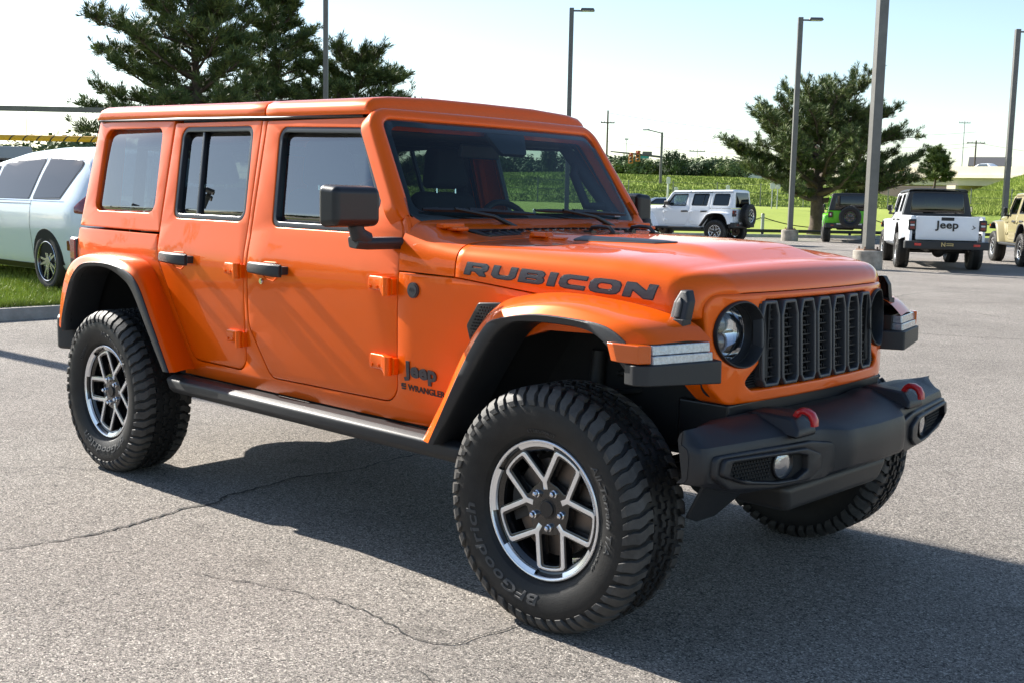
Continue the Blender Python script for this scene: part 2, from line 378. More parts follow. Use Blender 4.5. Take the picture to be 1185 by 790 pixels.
def wheel_meshes():
    W = {}
    # tyre: carcass, tread and sidewall lugs in one mesh
    bm = NB(); RT = .413
    half = [(.216, -.100), (.226, -.106), (.238, -.107), (.243, -.113), (.253, -.126), (.272, -.136), (.300, -.1425), (.330, -.1440), (.350, -.1425), (.364, -.138), (.378, -.1295), (.390, -.117), (.398, -.105), (.402, -.094), (.404, -.06), (.405, 0)]
    half = [(r, w_ if r < .245 else w_*lerp(1, 1.035, clamp((r-.245)/.06))) for r, w_ in half]; prof = half+[(r, -w_) for r, w_ in half[-2::-1]]
    lathe(bm, prof, 96)
    # section curve for shoulder lugs, from tread inwards over the shoulder to the sidewall
    sec = [(.405, -.064), (.4035, -.087), (.401, -.100), (.394, -.114), (.383, -.128), (.369, -.1385), (.355, -.1432)]; sec = [(r, w_*1.035) for r, w_ in sec]
    nn = []
    for i in range(len(sec)):
        a = V(sec[max(i-1, 0)]); b = V(sec[min(i+1, len(sec)-1)]); t = (b-a).normalized(); nn.append(V((-t.y, t.x)))
    def lug(sgn, a0, ts, wd, hs, n):
        top, bot = [], []
        for i in range(n):
            r, w_ = sec[i]; h = hs[i]; q = nn[i]; 
            if q.x < 0 and i < 3: q = -q
            for L, hh, k in ((top, h, .46), (bot, -.006, .54)):
                rr, ww = r+q.x*hh, w_+q.y*hh
                L.append([V((rr*cos(a0+(ts[i]+e*wd[i]*k)/.41), sgn*ww, rr*sin(a0+(ts[i]+e*wd[i]*k)/.41))) for e in (-1, 1)])
        T = [[bm.verts.new(p) for p in r] for r in top]; B = [[bm.verts.new(p) for p in r] for r in bot]
        fl = sgn < 0
        def q4(a, b, c, d): face(bm, [a, b, c, d], 1)
        for i in range(n-1):
            q4(T[i][0], T[i][1], T[i+1][1], T[i+1][0]); q4(B[i][0], T[i][0], T[i+1][0], B[i+1][0]); q4(T[i][1], B[i][1], B[i+1][1], T[i+1][1])
        q4(T[0][1], T[0][0], B[0][0], B[0][1]); q4(T[-1][0], T[-1][1], B[-1][1], B[-1][0])
    N = 26; P = 2*pi*.41/N; rnd = random.Random(4)
    for sgn in (1, -1):
        for k in range(N):
            a = 2*pi*k/N+(0 if sgn > 0 else pi/N); j = rnd.uniform(-.002, .002)
            lug(sgn, a, [.018, .016, .004, -.007, -.007, -.015, -.024], [.031, .032, .037, .040, .039, .036, .029], [.010, .011, .012, .012, .011, .009, .004], 7)
            lug(sgn, a+(P*.5+j)/.41, [.014, .012, .002, -.007, -.008, -.015, -.022], [.027, .028, .032, .035, .033, .028, .019], [.010, .011, .011, .011, .009, .006, .002], 7)
    # centre blocks: two zigzag pairs of rows
    def block(a0, w0, poly, h=.0095):
        def pt(u, v, d):
            r = .4052-.35*(w0+v)**2+d; return V((r*cos(a0+u/.41), w0+v, r*sin(a0+u/.41)))
        t = [bm.verts.new(pt(u, v, h)) for u, v in offset(poly, -.0012)]; b = [bm.verts.new(pt(u, v, -.004)) for u, v in poly]
        m = len(poly); face(bm, t)
        for i in range(m): face(bm, [b[i], b[(i+1) % m], t[(i+1) % m], t[i]])
    M = 44; zig = [(-.022, -.013), (-.006, -.016), (.004, -.007), (.022, -.010), (.024, .006), (.008, .009), (-.002, .002), (-.020, .005)]
    for w0, ph, mir in ((-.052, 0, 1), (-.018, .5, -1), (.018, 0.1, 1), (.052, .6, -1)):
        for k in range(M):
            block(2*pi*(k+ph)/M, w0, [(u, v*mir*1.15) for u, v in (zig if mir > 0 else zig[::-1])])
    bmesh.ops.recalc_face_normals(bm, faces=bm.faces[:])
    o = obj('tyre', bm, [M_RUB, M_LUG], angle=18); W['tyre'] = o.data; bpy.data.objects.remove(o)
    # raised sidewall lettering
    W['tyre_lettering'] = []
    def arc(rm, a_mid, st=1.):
        def f(u, v, d):
            r = rm+v; a = a_mid-u*st/rm; wv = table([(r_, w_) for r_, w_ in half if r_ >= .238])(r)
            return V((r*cos(a), wv-d-.0006, r*sin(a)))
        return f
    for s, size, rm, am, of in (('BFGoodrich', .050, .297, -2.28, .0010), ('All-Terrain T/A', .034, .300, .22, .0004), ('LT285/70R17', .016, .268, 1.55, 0), ('ADVANTAGE', .014, .268, -.35, 0)):
        t = text_bm(s, size, .004, arc(rm, am, 1.75 if size > .04 else 1.25), of, 1.08, .15); o = obj('tyre_lettering', t, M_RUBL, angle=0); W['tyre_lettering'].append(o.data); bpy.data.objects.remove(o)
    # rim: barrel, gloss black dish, machined ribbon
    bm = NB()
    lathe(bm, [(.219, .10), (.205, .098), (.198, .06), (.192, 0), (.190, -.05), (.197, -.085), (.208, -.094), (.2185, -.098), (.2325, -.100), (.2345, -.106), (.233, -.1125), (.2285, -.113), (.2235, -.107), (.219, -.10)], 72, mi=0)
    fixn(bm)
    fr = lambda u, v, d: V((u, -.0985+d+.10*max(0, .20-sqrt(u*u+v*v))**1.0*.9, v))     # spoke face sinks towards the hub
    pol = lambda r, a: (r*cos(a), r*sin(a))
    Y = [rad(99+72*k) for k in range(5)]; dE = rad(19.5); dW = rad(3.2)
    loops_in = []
    for k in range(5):
        y0, y1 = Y[k], Y[k]+rad(72)
        loops_in.append([pol(.092, y0+rad(8)), pol(.185, y0+dE+rad(4.5))]+[pol(.193, lerp(y0+dE+rad(5.5), y1-dE-rad(5.5), t/5)) for t in range(6)]+[pol(.185, y1-dE-rad(4.5)), pol(.092, y1-rad(8)), pol(.086, (y0+y1)/2)])
    outer = []; ribbon_in = []
    for k in range(5):
        y0 = Y[k]; y1 = y0+rad(72)
        outer += [pol(.112, y0-rad(3)), pol(.107, y0), pol(.112, y0+rad(3)), pol(.200, y0+dE-rad(1)), pol(.206, y0+dE+rad(1.5))]+[pol(.206, lerp(y0+dE+rad(1.5), y1-dE-rad(1.5), t/6)) for t in range(1, 6)]+[pol(.206, y1-dE-rad(1.5)), pol(.200, y1-dE+rad(1))]
        ribbon_in += [pol(.091, y0-rad(5.6)), pol(.066, y0-rad(8)), pol(.066, y0+rad(8)), pol(.091, y0+rad(5.6)), pol(.191, y0+dE+rad(3.1))]+[pol(.1975, lerp(y0+dE+rad(5), y1-dE-rad(5), t/5)) for t in range(6)]+[pol(.191, y1-dE-rad(3.1))]
    # black spoke body behind the ribbon
    sp = sheet(offset(outer, .006), [rp([(p[0], p[1]) for p in offset(l, -.004)], .006, 2) for l in loops_in], lambda u, v, d: fr(u, v, d+.003), .004, .032, seg=2, bm=bm, mi=0)
    o = obj('rim', bm, M_GLB, angle=32); W['rim'] = o.data; bpy.data.objects.remove(o)
    bm = NB()
    # ribbon between window loops and the outer star; pockets at the hub stay black
    sheet(outer, [ribbon_in], fr, .0015, .005, seg=2, bm=bm)
    for k in range(5):     # heavy machined arcs of the lip between the twin spokes, thin line elsewhere
        a0, a1 = Y[k]-rad(20), Y[k]+rad(20)
        lathe(bm, [(.2265, -.1145), (.2265, -.1160), (.2135, -.1095), (.2110, -.101)], 14, a0=a0, a1=a1)
    lathe(bm, [(.2372, -.1060), (.2365, -.1160), (.2335, -.1180), (.2290, -.1175), (.2265, -.1150), (.2255, -.111)], 72)
    fixn(bm); o = obj('machined_face', bm, M_MACH, angle=40); W['machined_face'] = o.data; bpy.data.objects.remove(o)
    bm = NB(); lathe(bm, [(0, -.094), (.026, -.094), (.028, -.092), (.0285, -.080)], 28); lathe(bm, [(.0285, -.088), (.034, -.0875), (.036, -.083), (.080, -.078), (.084, -.05)], 36); fixn(bm)
    o = obj('hub_cap', bm, M_BLKS, angle=40); W['hub_cap'] = o.data; bpy.data.objects.remove(o)
    bm = NB(); lathe(bm, [(0, -.112), (.005, -.1115), (.009, -.1085), (.0105, -.104), (.0105, -.098)], 6); lathe(bm, [(.0105, -.1), (.0135, -.097), (.0145, -.080)], 14); fixn(bm)
    for v in bm.verts: v.co.y += .004
    o = obj('lug_nut', bm, M_CHR, angle=30); W['lug_nut'] = o.data; bpy.data.objects.remove(o)
    bm = NB(); lathe(bm, [(.06, -.045), (.165, -.045), (.165, -.02), (.06, -.02)], 48, close=True); fixn(bm)
    o = obj('brake_disc', bm, M_ROTOR, angle=30); W['brake_disc'] = o.data; bpy.data.objects.remove(o)
    bm = NB(); lathe(bm, [(.10, -.062), (.176, -.062), (.182, -.03), (.182, 0), (.10, 0)], 10, a0=rad(150), a1=rad(205), close=True); lathe(bm, [(0, .02), (.188, .02)], 40); fixn(bm)
    o = obj('brake_caliper', bm, M_METAL, angle=30); W['brake_caliper'] = o.data; bpy.data.objects.remove(o)
    return W
def put(name, me, parent, loc=(0, 0, 0), rot=(0, 0, 0)):
    o = bpy.data.objects.new(name, me); COL.objects.link(o); o.parent = parent; o.location = loc; o.rotation_euler = rot; return o
def fit_wheel(W, parent, loc, spin=0., steer=0., left=False, name='wheel', level=2):
    wv = empty(name, loc, 0, parent); wv.rotation_euler = (0, spin, (pi if left else 0)+steer)
    ks = ['tyre', 'rim', 'machined_face', 'hub_cap', 'brake_disc']+(['tyre_lettering', 'brake_caliper'] if level > 1 else [])
    for k in ks:
        for me in (W[k] if isinstance(W[k], list) else [W[k]]): put(k, me, wv)
    if level > 1:
        for i in range(5): a = rad(63+72*i); put('lug_nut', W['lug_nut'], wv, (.0635*cos(a), 0, .0635*sin(a)))
    return wv

# block capitals for the hood decal: outer strokes on a 0..w x 0..1 grid, holes apart
def caps():
    L = {}
    L['R'] = (1.18, [(0, 0), (.30, 0), (.30, .34), (.52, .34), (.80, 0), (1.18, 0), (.86, .36), (1.08, .46), (1.12, .62), (1.10, .86), (.96, 1), (0, 1)], [[(.30, .56), (.30, .80), (.76, .80), (.83, .74), (.83, .62), (.76, .56)]])
    L['U'] = (1.16, [(.0, 1), (.0, .26), (.14, .06), (.32, 0), (.84, 0), (1.02, .06), (1.16, .26), (1.16, 1), (.86, 1), (.86, .34), (.76, .22), (.40, .22), (.30, .34), (.30, 1)], [])
    L['B'] = (1.16, [(0, 0), (.96, 0), (1.12, .12), (1.16, .28), (1.10, .46), (1.02, .52), (1.10, .62), (1.12, .80), (1.02, .95), (.90, 1), (0, 1)], [[(.30, .20), (.30, .42), (.78, .42), (.85, .36), (.85, .26), (.78, .20)], [(.30, .61), (.30, .81), (.76, .81), (.82, .76), (.82, .66), (.76, .61)]])
    L['I'] = (.32, [(0, 0), (.32, 0), (.32, 1), (0, 1)], [])
    L['C'] = (1.14, [(1.14, 0), (1.14, .22), (.44, .22), (.31, .36), (.31, .64), (.44, .78), (1.14, .78), (1.14, 1), (.32, 1), (.10, .92), (0, .70), (0, .30), (.10, .08), (.32, 0)], [])
    L['O'] = (1.28, [(.32, 0), (.96, 0), (1.18, .08), (1.28, .30), (1.28, .70), (1.18, .92), (.96, 1), (.32, 1), (.10, .92), (0, .70), (0, .30), (.10, .08)], [[(.44, .22), (.31, .36), (.31, .64), (.44, .78), (.84, .78), (.97, .64), (.97, .36), (.84, .22)]])
    L['N'] = (1.22, [(0, 0), (.30, 0), (.30, .58), (.86, 0), (1.22, 0), (1.22, 1), (.92, 1), (.92, .44), (.36, 1), (0, 1)], [])
    return L
# ------------------------------------------------------------------ the off-roader, assembled
M_MESH = mat('slot_black', (.008, .008, .009), .6)
FENDER_F = dict(
    C0=[(2.306, .54), (2.383, .705), (2.487, .902), (2.605, 1.040), (2.71, 1.088), (2.909, 1.116), (3.15, 1.104), (3.33, 1.075), (3.42, 1.045), (3.474, 1.0)],
    C1=[(2.39, -.905, .545), (2.491, -.905, .695), (2.615, -.905, .906), (2.723, -.905, 1.026), (2.838, -.905, 1.072), (3.057, -.905, 1.096), (3.261, -.90, 1.072), (3.36, -.895, 1.045), (3.42, -.88, 1.0)],
    C2=[(2.458, .545), (2.624, .840), (2.731, .991), (2.795, 1.027), (2.938, 1.055), (3.08, 1.058), (3.224, 1.050), (3.296, 1.030), (3.345, 1.0)],
    K=[(2.487, .545), (2.681, .838), (2.776, .964), (2.858, 1.017), (2.950, 1.030), (3.08, 1.032), (3.180, 1.025), (3.253, .997), (3.327, .929), (3.385, .878)])
FENDER_R = dict(
    C0=[(-.615, .74), (-.60, .93), (-.545, 1.05), (-.437, 1.085), (-.186, 1.108), (.082, 1.100), (.24, 1.058), (.344, .945), (.488, .738), (.595, .582)],
    C1=[(-.575, -.905, .70), (-.545, -.905, .85), (-.47, -.905, .99), (-.36, -.905, 1.062), (-.18, -.905, 1.096), (.07, -.905, 1.094), (.26, -.905, 1.056), (.375, -.905, .965), (.52, -.905, .76), (.645, -.905, .584)],
    C2=[(-.475, .68), (-.455, .767), (-.372, .934), (-.276, 1.023), (-.167, 1.059), (.055, 1.066), (.22, 1.045), (.346, .982), (.485, .794), (.632, .586)],
    K=[(-.442, .68), (-.421, .778), (-.319, .954), (-.243, 1.016), (-.137, 1.039), (.034, 1.040), (.179, 1.002), (.288, .939), (.435, .758), (.575, .584)])

def fender_meshes(F, n=52):
    C0 = spl([V((x, -(YS(x, z)-.012), z)) for x, z in F['C0']], n); C1 = spl([V(p) for p in F['C1']], n); C2 = spl(R3(F['C2'], -.930), n)
    rows = []
    for a, b, c in zip(C0, C1, C2):
        s = section(a, b, c); t = (s[-1]-s[-2]).normalized(); rows.append(s+[c+V((0, .004, 0))-V((0, 0, .004)), c+V((0, .03, 0))])
    pn = NB(); loft(pn, rows); fixn(pn); orient(pn, (0, -.5, 1))
    K = spl(R3(F['K'], -.923), n); tr = NB(); rr = []
    for c, k in zip(C2, K):
        d = (k-c); rr.append([c+V((0, .012, 0)), c+V((0, -.004, 0))-d*.02, c+V((0, -.010, 0))+d*.10, c.lerp(k, .85)+V((0, -.010, 0)), k+V((0, -.002, 0)), k+V((0, .03, 0)), k+V((0, .17, 0))])
    loft(tr, rr); fixn(tr); orient(tr, (0, -1, 0)); return pn, tr
def liner_mesh(F, cx, n=40):
    K = spl(R3(F['K'], -.90), n); bm = NB(); rows = []
    for k in K:
        d = V((k.x-cx, 0, k.z-.45)).normalized()*.02
        rows.append([k+d*0, V((k.x, -.76, k.z))+d, V((k.x, -.58, k.z))+d, V((k.x*.86+cx*.14, -.44, k.z*.9+.045)), V((cx+(k.x-cx)*.3, -.42, .55))])
    loft(bm, rows); fixn(bm); orient(bm, (0, -1, -1)); return bm

def windowed(parent, outline, name, seal_w, g, fn, depth, my, mname='window', divider=None, seal=True):
    """a pane set into its rubber seal"""
    b = NB()
    if seal:
        sheet(offset(outline, .003), [offset(outline, -seal_w)], lambda u, v, d: fn(u, v, d+.004), .003, .03, cv=[1.35, 1.5, 1.65], seg=2, bm=b)
        if divider: sheet(rp(divider, .004, 2), [], lambda u, v, d: fn(u, v, d+.010), .003, .02, cv=[1.35, 1.5, 1.65], seg=2, bm=b)
    s = obj(name, b, M_SEAL, parent, my=my, angle=45) if seal else None
    b = NB(); pn = offset(outline, -seal_w+.004) if seal else offset(outline, -.004)
    sheet(pn, [], lambda u, v, d: fn(u, v, d+depth), .001, .003, cv=[1.35, 1.5, 1.65], seg=1, bm=b)
    obj(mname, b, g, parent, my=my, angle=60); return s

def build_hero():
    root = empty('off_road_vehicle', (0, 0, 0), 0, None, 'bright orange four-door off-roader with orange hardtop, knobbly tyres and red tow hooks', 'off-roader')
    W = wheel_meshes(); P = {}
    # ---- body tub: side skins with door openings, rear face, floor, firewall and engine box
    rd = [p for p in offset(RDOOR, .0046) if not (p[0] < .4 and p[1] > 1.20) and p[1] < 1.745]
    fd_ = [p for p in offset(FDOOR, .0046) if not (p[0] > 1.5 and p[1] > 1.13) and p[1] < 1.745]
    so = rp([(-.48, .60), (-.575, .60, .03), (-.585, 1.222, .01), (.283, 1.216, .004)], .0, 3)+rd+[(1.026, 1.752), (1.062, 1.752)]+fd_+[(2.1215, 1.1395), (2.42, 1.134), (3.30, 1.0545), (3.30, .99), (2.85, .98), (2.60, .90), (2.40, .552), (.50, .552), (.50, .62), (.30, .95), (.16, 1.03), (-.2, 1.06), (-.36, .98), (-.46, .78)]
    b = NB()
    for my in (0, 1):
        b2 = sheet(so[::-1], [], fside, .0030, .03, CUS, CVS, seg=2)
        if my:
            for v in b2.verts: v.co.y = -v.co.y
            bmesh.ops.reverse_faces(b2, faces=b2.faces[:])
        me = bpy.data.meshes.new('t'); b2.to_mesh(me); b2.free(); b.from_mesh(me); bpy.data.meshes.remove(me)
    loft(b, [[V((-.585-.0, y, z)) for y in (-.765, -.6, 0, .6, .765)] for z in (.58, .9, 1.222)])
    for s in (1, -1):                                        # rounded rear corners
        loft(b, [[V((-.585+.02*(1-cos(a)), s*(YS(-.575, z)-.0+.0*a), z)) for a in (0, .8, 1.5)] for z in (.60, .9, 1.222)])
        for q in (2.189, 2.396): pass
    for my in (0, 1):
        b2 = sheet(rp([(2.100, 1.296), (2.121, 1.16), (2.145, 1.16), (2.140, 1.290), (2.116, 1.334), (2.092, 1.366), (2.070, 1.362)], .003, 2), [], lambda x, z, d: fside(x, z, d+.005), .003, .022, cv=[1.2, 1.25, 1.3, 1.34], seg=2)
        if my:
            for v in b2.verts: v.co.y = -v.co.y
            bmesh.ops.reverse_faces(b2, faces=b2.faces[:])
        me = bpy.data.meshes.new('t'); b2.to_mesh(me); b2.free(); b.from_mesh(me); bpy.data.meshes.remove(me)
    # cowl between bonnet and windscreen
    rows = hood_rows(2.122, 2.412, 10)
    loft(b, [rows[0][:]]+rows+[[V((p.x, p.y*.99, p.z-.02)) for p in rows[-1]]])
    body = obj('body', b, M_OR, root, angle=35)
    b = NB()
    for s in (1, -1): loft(b, [[V((x, s*.74, z)) for z in (.56, .9, 1.2)] for x in (-.56, .3, .31, 2.1, 2.6)][2:4])
    box(b, (.9, 0, .56), (3.0, 1.46, .05)); box(b, (2.14, 0, .92), (.04, 1.42, .70)); box(b, (2.85, 0, .86), (1.0, 1.02, .5)); box(b, (-.55, 0, .9), (.03, 1.4, .6))
    obj('inner_shell', b, M_DARK, body, angle=0)
    b = NB(); prism(b, rp([(2.232, .555), (2.335, .53), (2.345, -.53), (2.237, -.555)], .02), lambda x, y, d: V((x, y, zcrown(x)+.016-.012*(y/.555)**2*1.0+d)), 0, .008)
    for i in range(22): box(b, (2.29, -.5+i*1.0/21, zcrown(2.29)+.026-.012*((-.5+i/21)/.555)**2), (.075, .010, .006))
    obj('cowl_vent', b, M_BLKS, body, angle=40)
    for x, z in ((2.189, 1.172), (2.396, 1.163)):
        for s in (1, -1):
            b = NB(); cyl(b, (x, -YS(x, z)*s*.998, z), .010, .008, 'y'); obj('plug', b, M_DARK, body)
    # badge lettering and round emblem on the cowl side
    for my in (0, 1):
        b = text_bm('Jeep', .080, .006, lambda u, v, d: fside(2.240+u*1.14, .764+v-.05*u, -d-.003), .0030, 1.06)
        obj('badge_lettering', b, M_GREYF, body, my=False, angle=30) if not my else b.free()
        b = text_bm('WRANGLER', .036, .002, lambda u, v, d: fside(2.262+u*1.0, .6925+v*.9-.04*u, -d-.0012), .0008, 1.0)
        if not my:
            for k in range(3): box(b, (2.140, -YS(2.147, .70)-.001, .690+k*.009), (.022, .003, .006))
            box(b, (2.131, -YS(2.147, .70)-.0012, .703), (.010, .0034, .012))
            obj('model_lettering', b, M_DECALE, body, angle=30)
        else: b.free()
        b = NB(); cyl(b, (2.205, -YS(2.205, 1.075)-.002, 1.075), .030, .010, 'y', 32); cyl(b, (2.205, -YS(2.205, 1.075)-.006, 1.075), .025, .008, 'y', 32, r2=.026)
        for k in range(5): box(b, (2.192+k*.006, -YS(2.205, 1.075)-.0105, 1.075+.004*(k % 2)), (.003, .002, .012))
        obj('round_emblem', b, M_GREYF, body, my=bool(my), angle=40)
        b = NB(); sheet(rp([(2.50, .885), (2.478, .965), (2.535, 1.052), (2.66, 1.062), (2.64, .9)], .02), [], lambda u, v, d: fside(u, v, d-.004), .004, .012, bm=b); obj('side_vent', b, M_BLKS, body, my=bool(my))
        b = NB()
        for i in range(9):
            for j in range(10):
                x = 2.50+i*.014+(j % 2)*.007; z = .93+j*.012
                if x > 2.497+max(0, (z-.96))*.62 and z < 1.045: box(b, (x, -YS(2.55, 1.0)-.006, z), (.008, .004, .006))
        obj('vent_mesh', b, M_DARK, body, my=bool(my), angle=0)
    # ---- doors
    for my in (False, True):
        for nm, dl, wl, hx, wn in (('front_door', FDOOR, FWIN, (1.124, 1.405), 0), ('rear_door', RDOOR, RWIN, (.359, .639), 1)):
            b = sheet(dl, [wl], fside, .0045, .035, CUS, CVS, seg=3)
            dr = obj(nm, b, M_OR, root, my=my, angle=35)
            windowed(dr, wl, 'window_seal', .024, G_FRONT if wn == 0 else G_PRIV, fside, .026, my, 'window', [(.515, 1.74), (.536, 1.74), (.612, 1.29), (.590, 1.29)] if wn else None)
            hz = 1.110 if wn else 1.102; hc = sum(hx)/2
            # handle: scooped cup and bar
            b = NB(); pth = [(hx[0]+.01, hz+.004), (hx[0]+.045, hz+.004), (hc, hz+.002), (hx[1]-.05, hz), (hx[1]-.012, hz-.002)]; pr = []
            for i, (x, z) in enumerate(pth):
                o_ = (.020, .044, .052, .050, .034)[i]; hh = (.020, .026, .028, .030, .028)[i]
                pr.append([fside(x, z+dz*hh, -(o_+dy*.010)) for dz, dy in ((1, -.6), (.75, .7), (0, 1), (-.75, .7), (-1, -.6), (-.6, -1), (.6, -1))])
            loft(b, pr, cu=True, caps=True); fixn(b)
            box(b, fside(hx[0]+.02, hz, -.008), (.03, .03, .026)); box(b, fside(hx[1]-.028, hz, -.012), (.05, .04, .034))
            obj('handle', b, M_BLK, dr, my=my, angle=50, bevel=.003)
            b = NB(); cup = rp([(hc-.055, hz+.028), (hc+.06, hz+.03), (hc+.075, hz-.02), (hc+.03, hz-.052), (hc-.045, hz-.04)], .02, 4)
            rows = [[fside(hc+(u-hc)*k, hz+(v-hz)*k, dd) for u, v in cup] for k, dd in ((1.06, -.0005), (1.0, -.001), (.93, .004), (.8, .004))]
            tube(b, [fside(u, v, -.001) for u, v in cup], .0035, 6, closed=True); fixn(b)
            obj('handle_cup', b, M_OR, dr, my=my)
            if wn == 0:
                b = NB(); cyl(b, fside(1.206, 1.045, -.002), .013, .01, 'y', 20); cyl(b, fside(1.206, 1.045, -.006), .009, .01, 'y', 16); obj('door_lock', b, M_CHR, dr, my=my)
            # two cast hinges per door
            for z0, z1 in ((1.045, 1.118), (.735, .812)):
                if wn: x1 = 1.066; x0 = .918
                else: x1 = 2.104; x0 = 1.955
                b = NB(); zc = (z0+z1)/2; zt = z1-.004*wn
                pl = rp([(x0, z0+.018), (x0+.008, zt), (x0+.085, zt), (x1-.035, zt-.004), (x1-.035, z0+.004), (x0+.10, z0+.002), (x0+.075, z0+.018)], .010, 4)
                sheet(pl, [], lambda u, v, d: fside(u, v, d-.016-.012*sm(u, x0+.06, x1-.03)), .005, .03, seg=3, bm=b)
                cyl(b, fside(x1-.022, zc, -.026), .0165, z1-z0-.004, 'z', 20); box(b, fside(x1-.012, zc, -.010), (.04, .022, z1-z0-.014))
                for u in (x0+.02, x0+.06): cyl(b, fside(u, zc-.006, -.018), .006, .006, 'y', 10)
                obj('hinge', b, M_OR, dr, my=my, angle=40)
            if wn == 0:
                fold = Matrix.Rotation(rad(-74), 3, 'Z')
                mr = NB(); box(mr, (0, 0, 0), (.10, .235, .160))
                for v in mr.verts:
                    if v.co.x > 0: v.co.y *= .90; v.co.z *= .88
                    v.co += V((2.105, -1.012, 1.388))
                    if my: v.co = fold @ (v.co-V((2.09, -.90, 0)))+V((2.045, -.835, 0))
                m_ = obj('mirror', mr, mat('mirror_black', (.010, .010, .011), .38, bump=.15, bscale=900), dr, my=my, bevel=.026, seg=5, angle=60)
                b = NB(); tube(b, [(2.10, -.985, 1.32), (2.10, -.975, 1.285), (2.095, -.93, 1.262)] if not my else [(2.04, -.86, 1.34), (2.05, -.86, 1.285), (2.08, -.85, 1.262)], [.030, .032, .034], 12)
                pr = [[V((x, y, z)) for x, z in rp([(2.035, 1.272), (2.12, 1.272), (2.135, 1.252), (2.11, 1.226), (2.05, 1.230)], .012, 3)] for y, k in ((-.77, 0), (-.93 if not my else -.86, 0), (-.985 if not my else -.90, 0))]
                for i, rw in enumerate(pr):
                    for p in rw: p.z += (.0, .0, .004)[i]; p.x = 2.085+(p.x-2.085)*(1.0, 1.0, .72)[i]
                loft(b, pr, cu=True, caps=True); fixn(b); obj('mirror_arm', b, M_BLK, dr, my=my, angle=40, bevel=.004)
                b = NB(); box(b, (2.054, -1.012, 1.388), (.004, .19, .125))
                if my:
                    for v in b.verts: v.co = fold @ (v.co-V((2.09, -.90, 0)))+V((2.045, -.835, 0))
                obj('mirror_glass', b, M_CHR if not my else M_BLKS, dr, my=my)
    # ---- hardtop: quarter walls with windows, rear wall, roof shell in sections
    b = NB()
    gut = lambda x: lerp(1.806, 1.756, clamp((x+.56)/2.36))
    def rsec(x, e=0., dz=0.):
        g = gut(x); h = [(.0, .0), (.004, .010), (.002, .032), (-.010, .052), (-.038, .068), (-.12, .079), (-.30, .087), (-.66, .090)]
        yg = table([(-.56, .662), (1.05, .668), (1.8, .676)])(x)
        L = [V((x, -(yg+a-e*.0), g+z*(1-.0*e)+dz)) for a, z in h]
        L = [V((p.x, p.y, p.z if i == 0 else p.z)) for i, p in enumerate(L)]; L[-1].y = 0
        return L[:-1]+[V((x, -.33, g+.0895+dz)), V((x, 0, g+.091+dz))]+[V((x, .33, g+.0895+dz))]+[V((p.x, -p.y, p.z)) for p in L[-2::-1]]
    def roof(x0, x1, n, r0, r1):
        rows = []
        st = [lerp(x0, x1, i/n) for i in range(n+1)]
        def capped(x, dx, f):   # rounded end
            rw = rsec(x); g = gut(x); return [V((p.x+dx, p.y*(1-.012*f), p.z-(p.z-g)*f)) for p in rw]
        if r0: rows += [capped(x0, -r0*cos(a), 1-sin(a)) for a in (0, .3, .6, .95, 1.25)]
        else: rows.append([V((x0, p.y*.985, p.z-.012)) for p in rsec(x0)]); rows.append([V((x0+.0015, p.y*.998, p.z-.0015)) for p in rsec(x0)])
        rows += [rsec(x) for x in st[(0 if r0 else 0):]] if r0 else [rsec(x+.005*(i == 0)) for i, x in enumerate(st)]
        if r1: rows += [capped(x1, r1*cos(a), 1-sin(a)) for a in (1.25, .95, .6, .3, 0)]
        else: rows.append([V((x1+.0035, p.y*.998, p.z-.0015)) for p in rsec(x1)]); rows.append([V((x1+.005, p.y*.985, p.z-.012)) for p in rsec(x1)])
        bb = NB(); loft(bb, rows); fixn(bb); orient(bb, (0, 0, 1)); return bb
    ht = obj('hardtop', roof(-.50, 1.047, 12, .06, 0), M_OR, root, angle=50)
    fp = obj('roof_panel', roof(1.060, 1.765, 8, 0, .035), M_OR, root, angle=50)
    b = NB(); box(b, (1.053, 0, gut(1.05)+.076), (.03, 1.2, .01)); 
    for s in (1, -1): tube(b, [(x, s*(YS(x, 1.76)+.0), gut(x)-.004) for x in (-.53, .3, 1.05, 1.75)], .009, 6)
    box(b, (.6, 0, 1.80), (2.3, 1.25, .02)); obj('roof_seal', b, M_SEAL, ht, angle=0)
    for my in (False, True):
        b = sheet(QUART, [QWIN], fside, .006, .05, [-.4, -.2, 0, .1], CVS, seg=3)
        rows = [[V((-.585+.03*(z-1.235)/.56+.0, -(YS(-.575, z)-.006)+.0, z)), V((-.600+.03*(z-1.235)/.56, -(YS(-.575, z)-.03), z)), V((-.606+.03*(z-1.235)/.56, -(YS(-.575, z)-.10), z))] for z in (1.24, 1.35, 1.5, 1.65, 1.80)]
        q = obj('quarter_panel', b, M_OR, ht, my=my, angle=40)
        b = NB(); loft(b, rows); fixn(b); orient(b, (-1, -1, 0)); obj('corner_post', b, M_OR, ht, my=my, angle=60)
        windowed(ht, QWIN, 'quarter_seal', .004, G_PRIV, fside, .020, my, 'quarter_window', None, False)
    b = NB(); sheet(rp([(-.66, 1.24), (.66, 1.24), (.60, 1.82), (-.60, 1.82)], .04), [rp([(-.54, 1.30), (.54, 1.30), (.50, 1.77), (-.50, 1.77)], .05)], lambda u, v, d: V((-.606+.03*(v-1.235)/.56+d, u, v)), .006, .04, bm=b)
    obj('rear_wall', b, M_OR, ht)
    b = NB(); sheet(rp([(-.57, 1.27), (.57, 1.27), (.52, 1.79), (-.52, 1.79)], .05), [], lambda u, v, d: V((-.615+.03*(v-1.235)/.56+d, u, v)), .002, .005, bm=b); obj('rear_window', b, G_PRIV, ht)
    # ---- windscreen frame and glass
    fo = rp([(-.768, -.060, .01), (.768, -.060, .01), (.694, .585, .10), (-.694, .585, .10)], .05, 8)
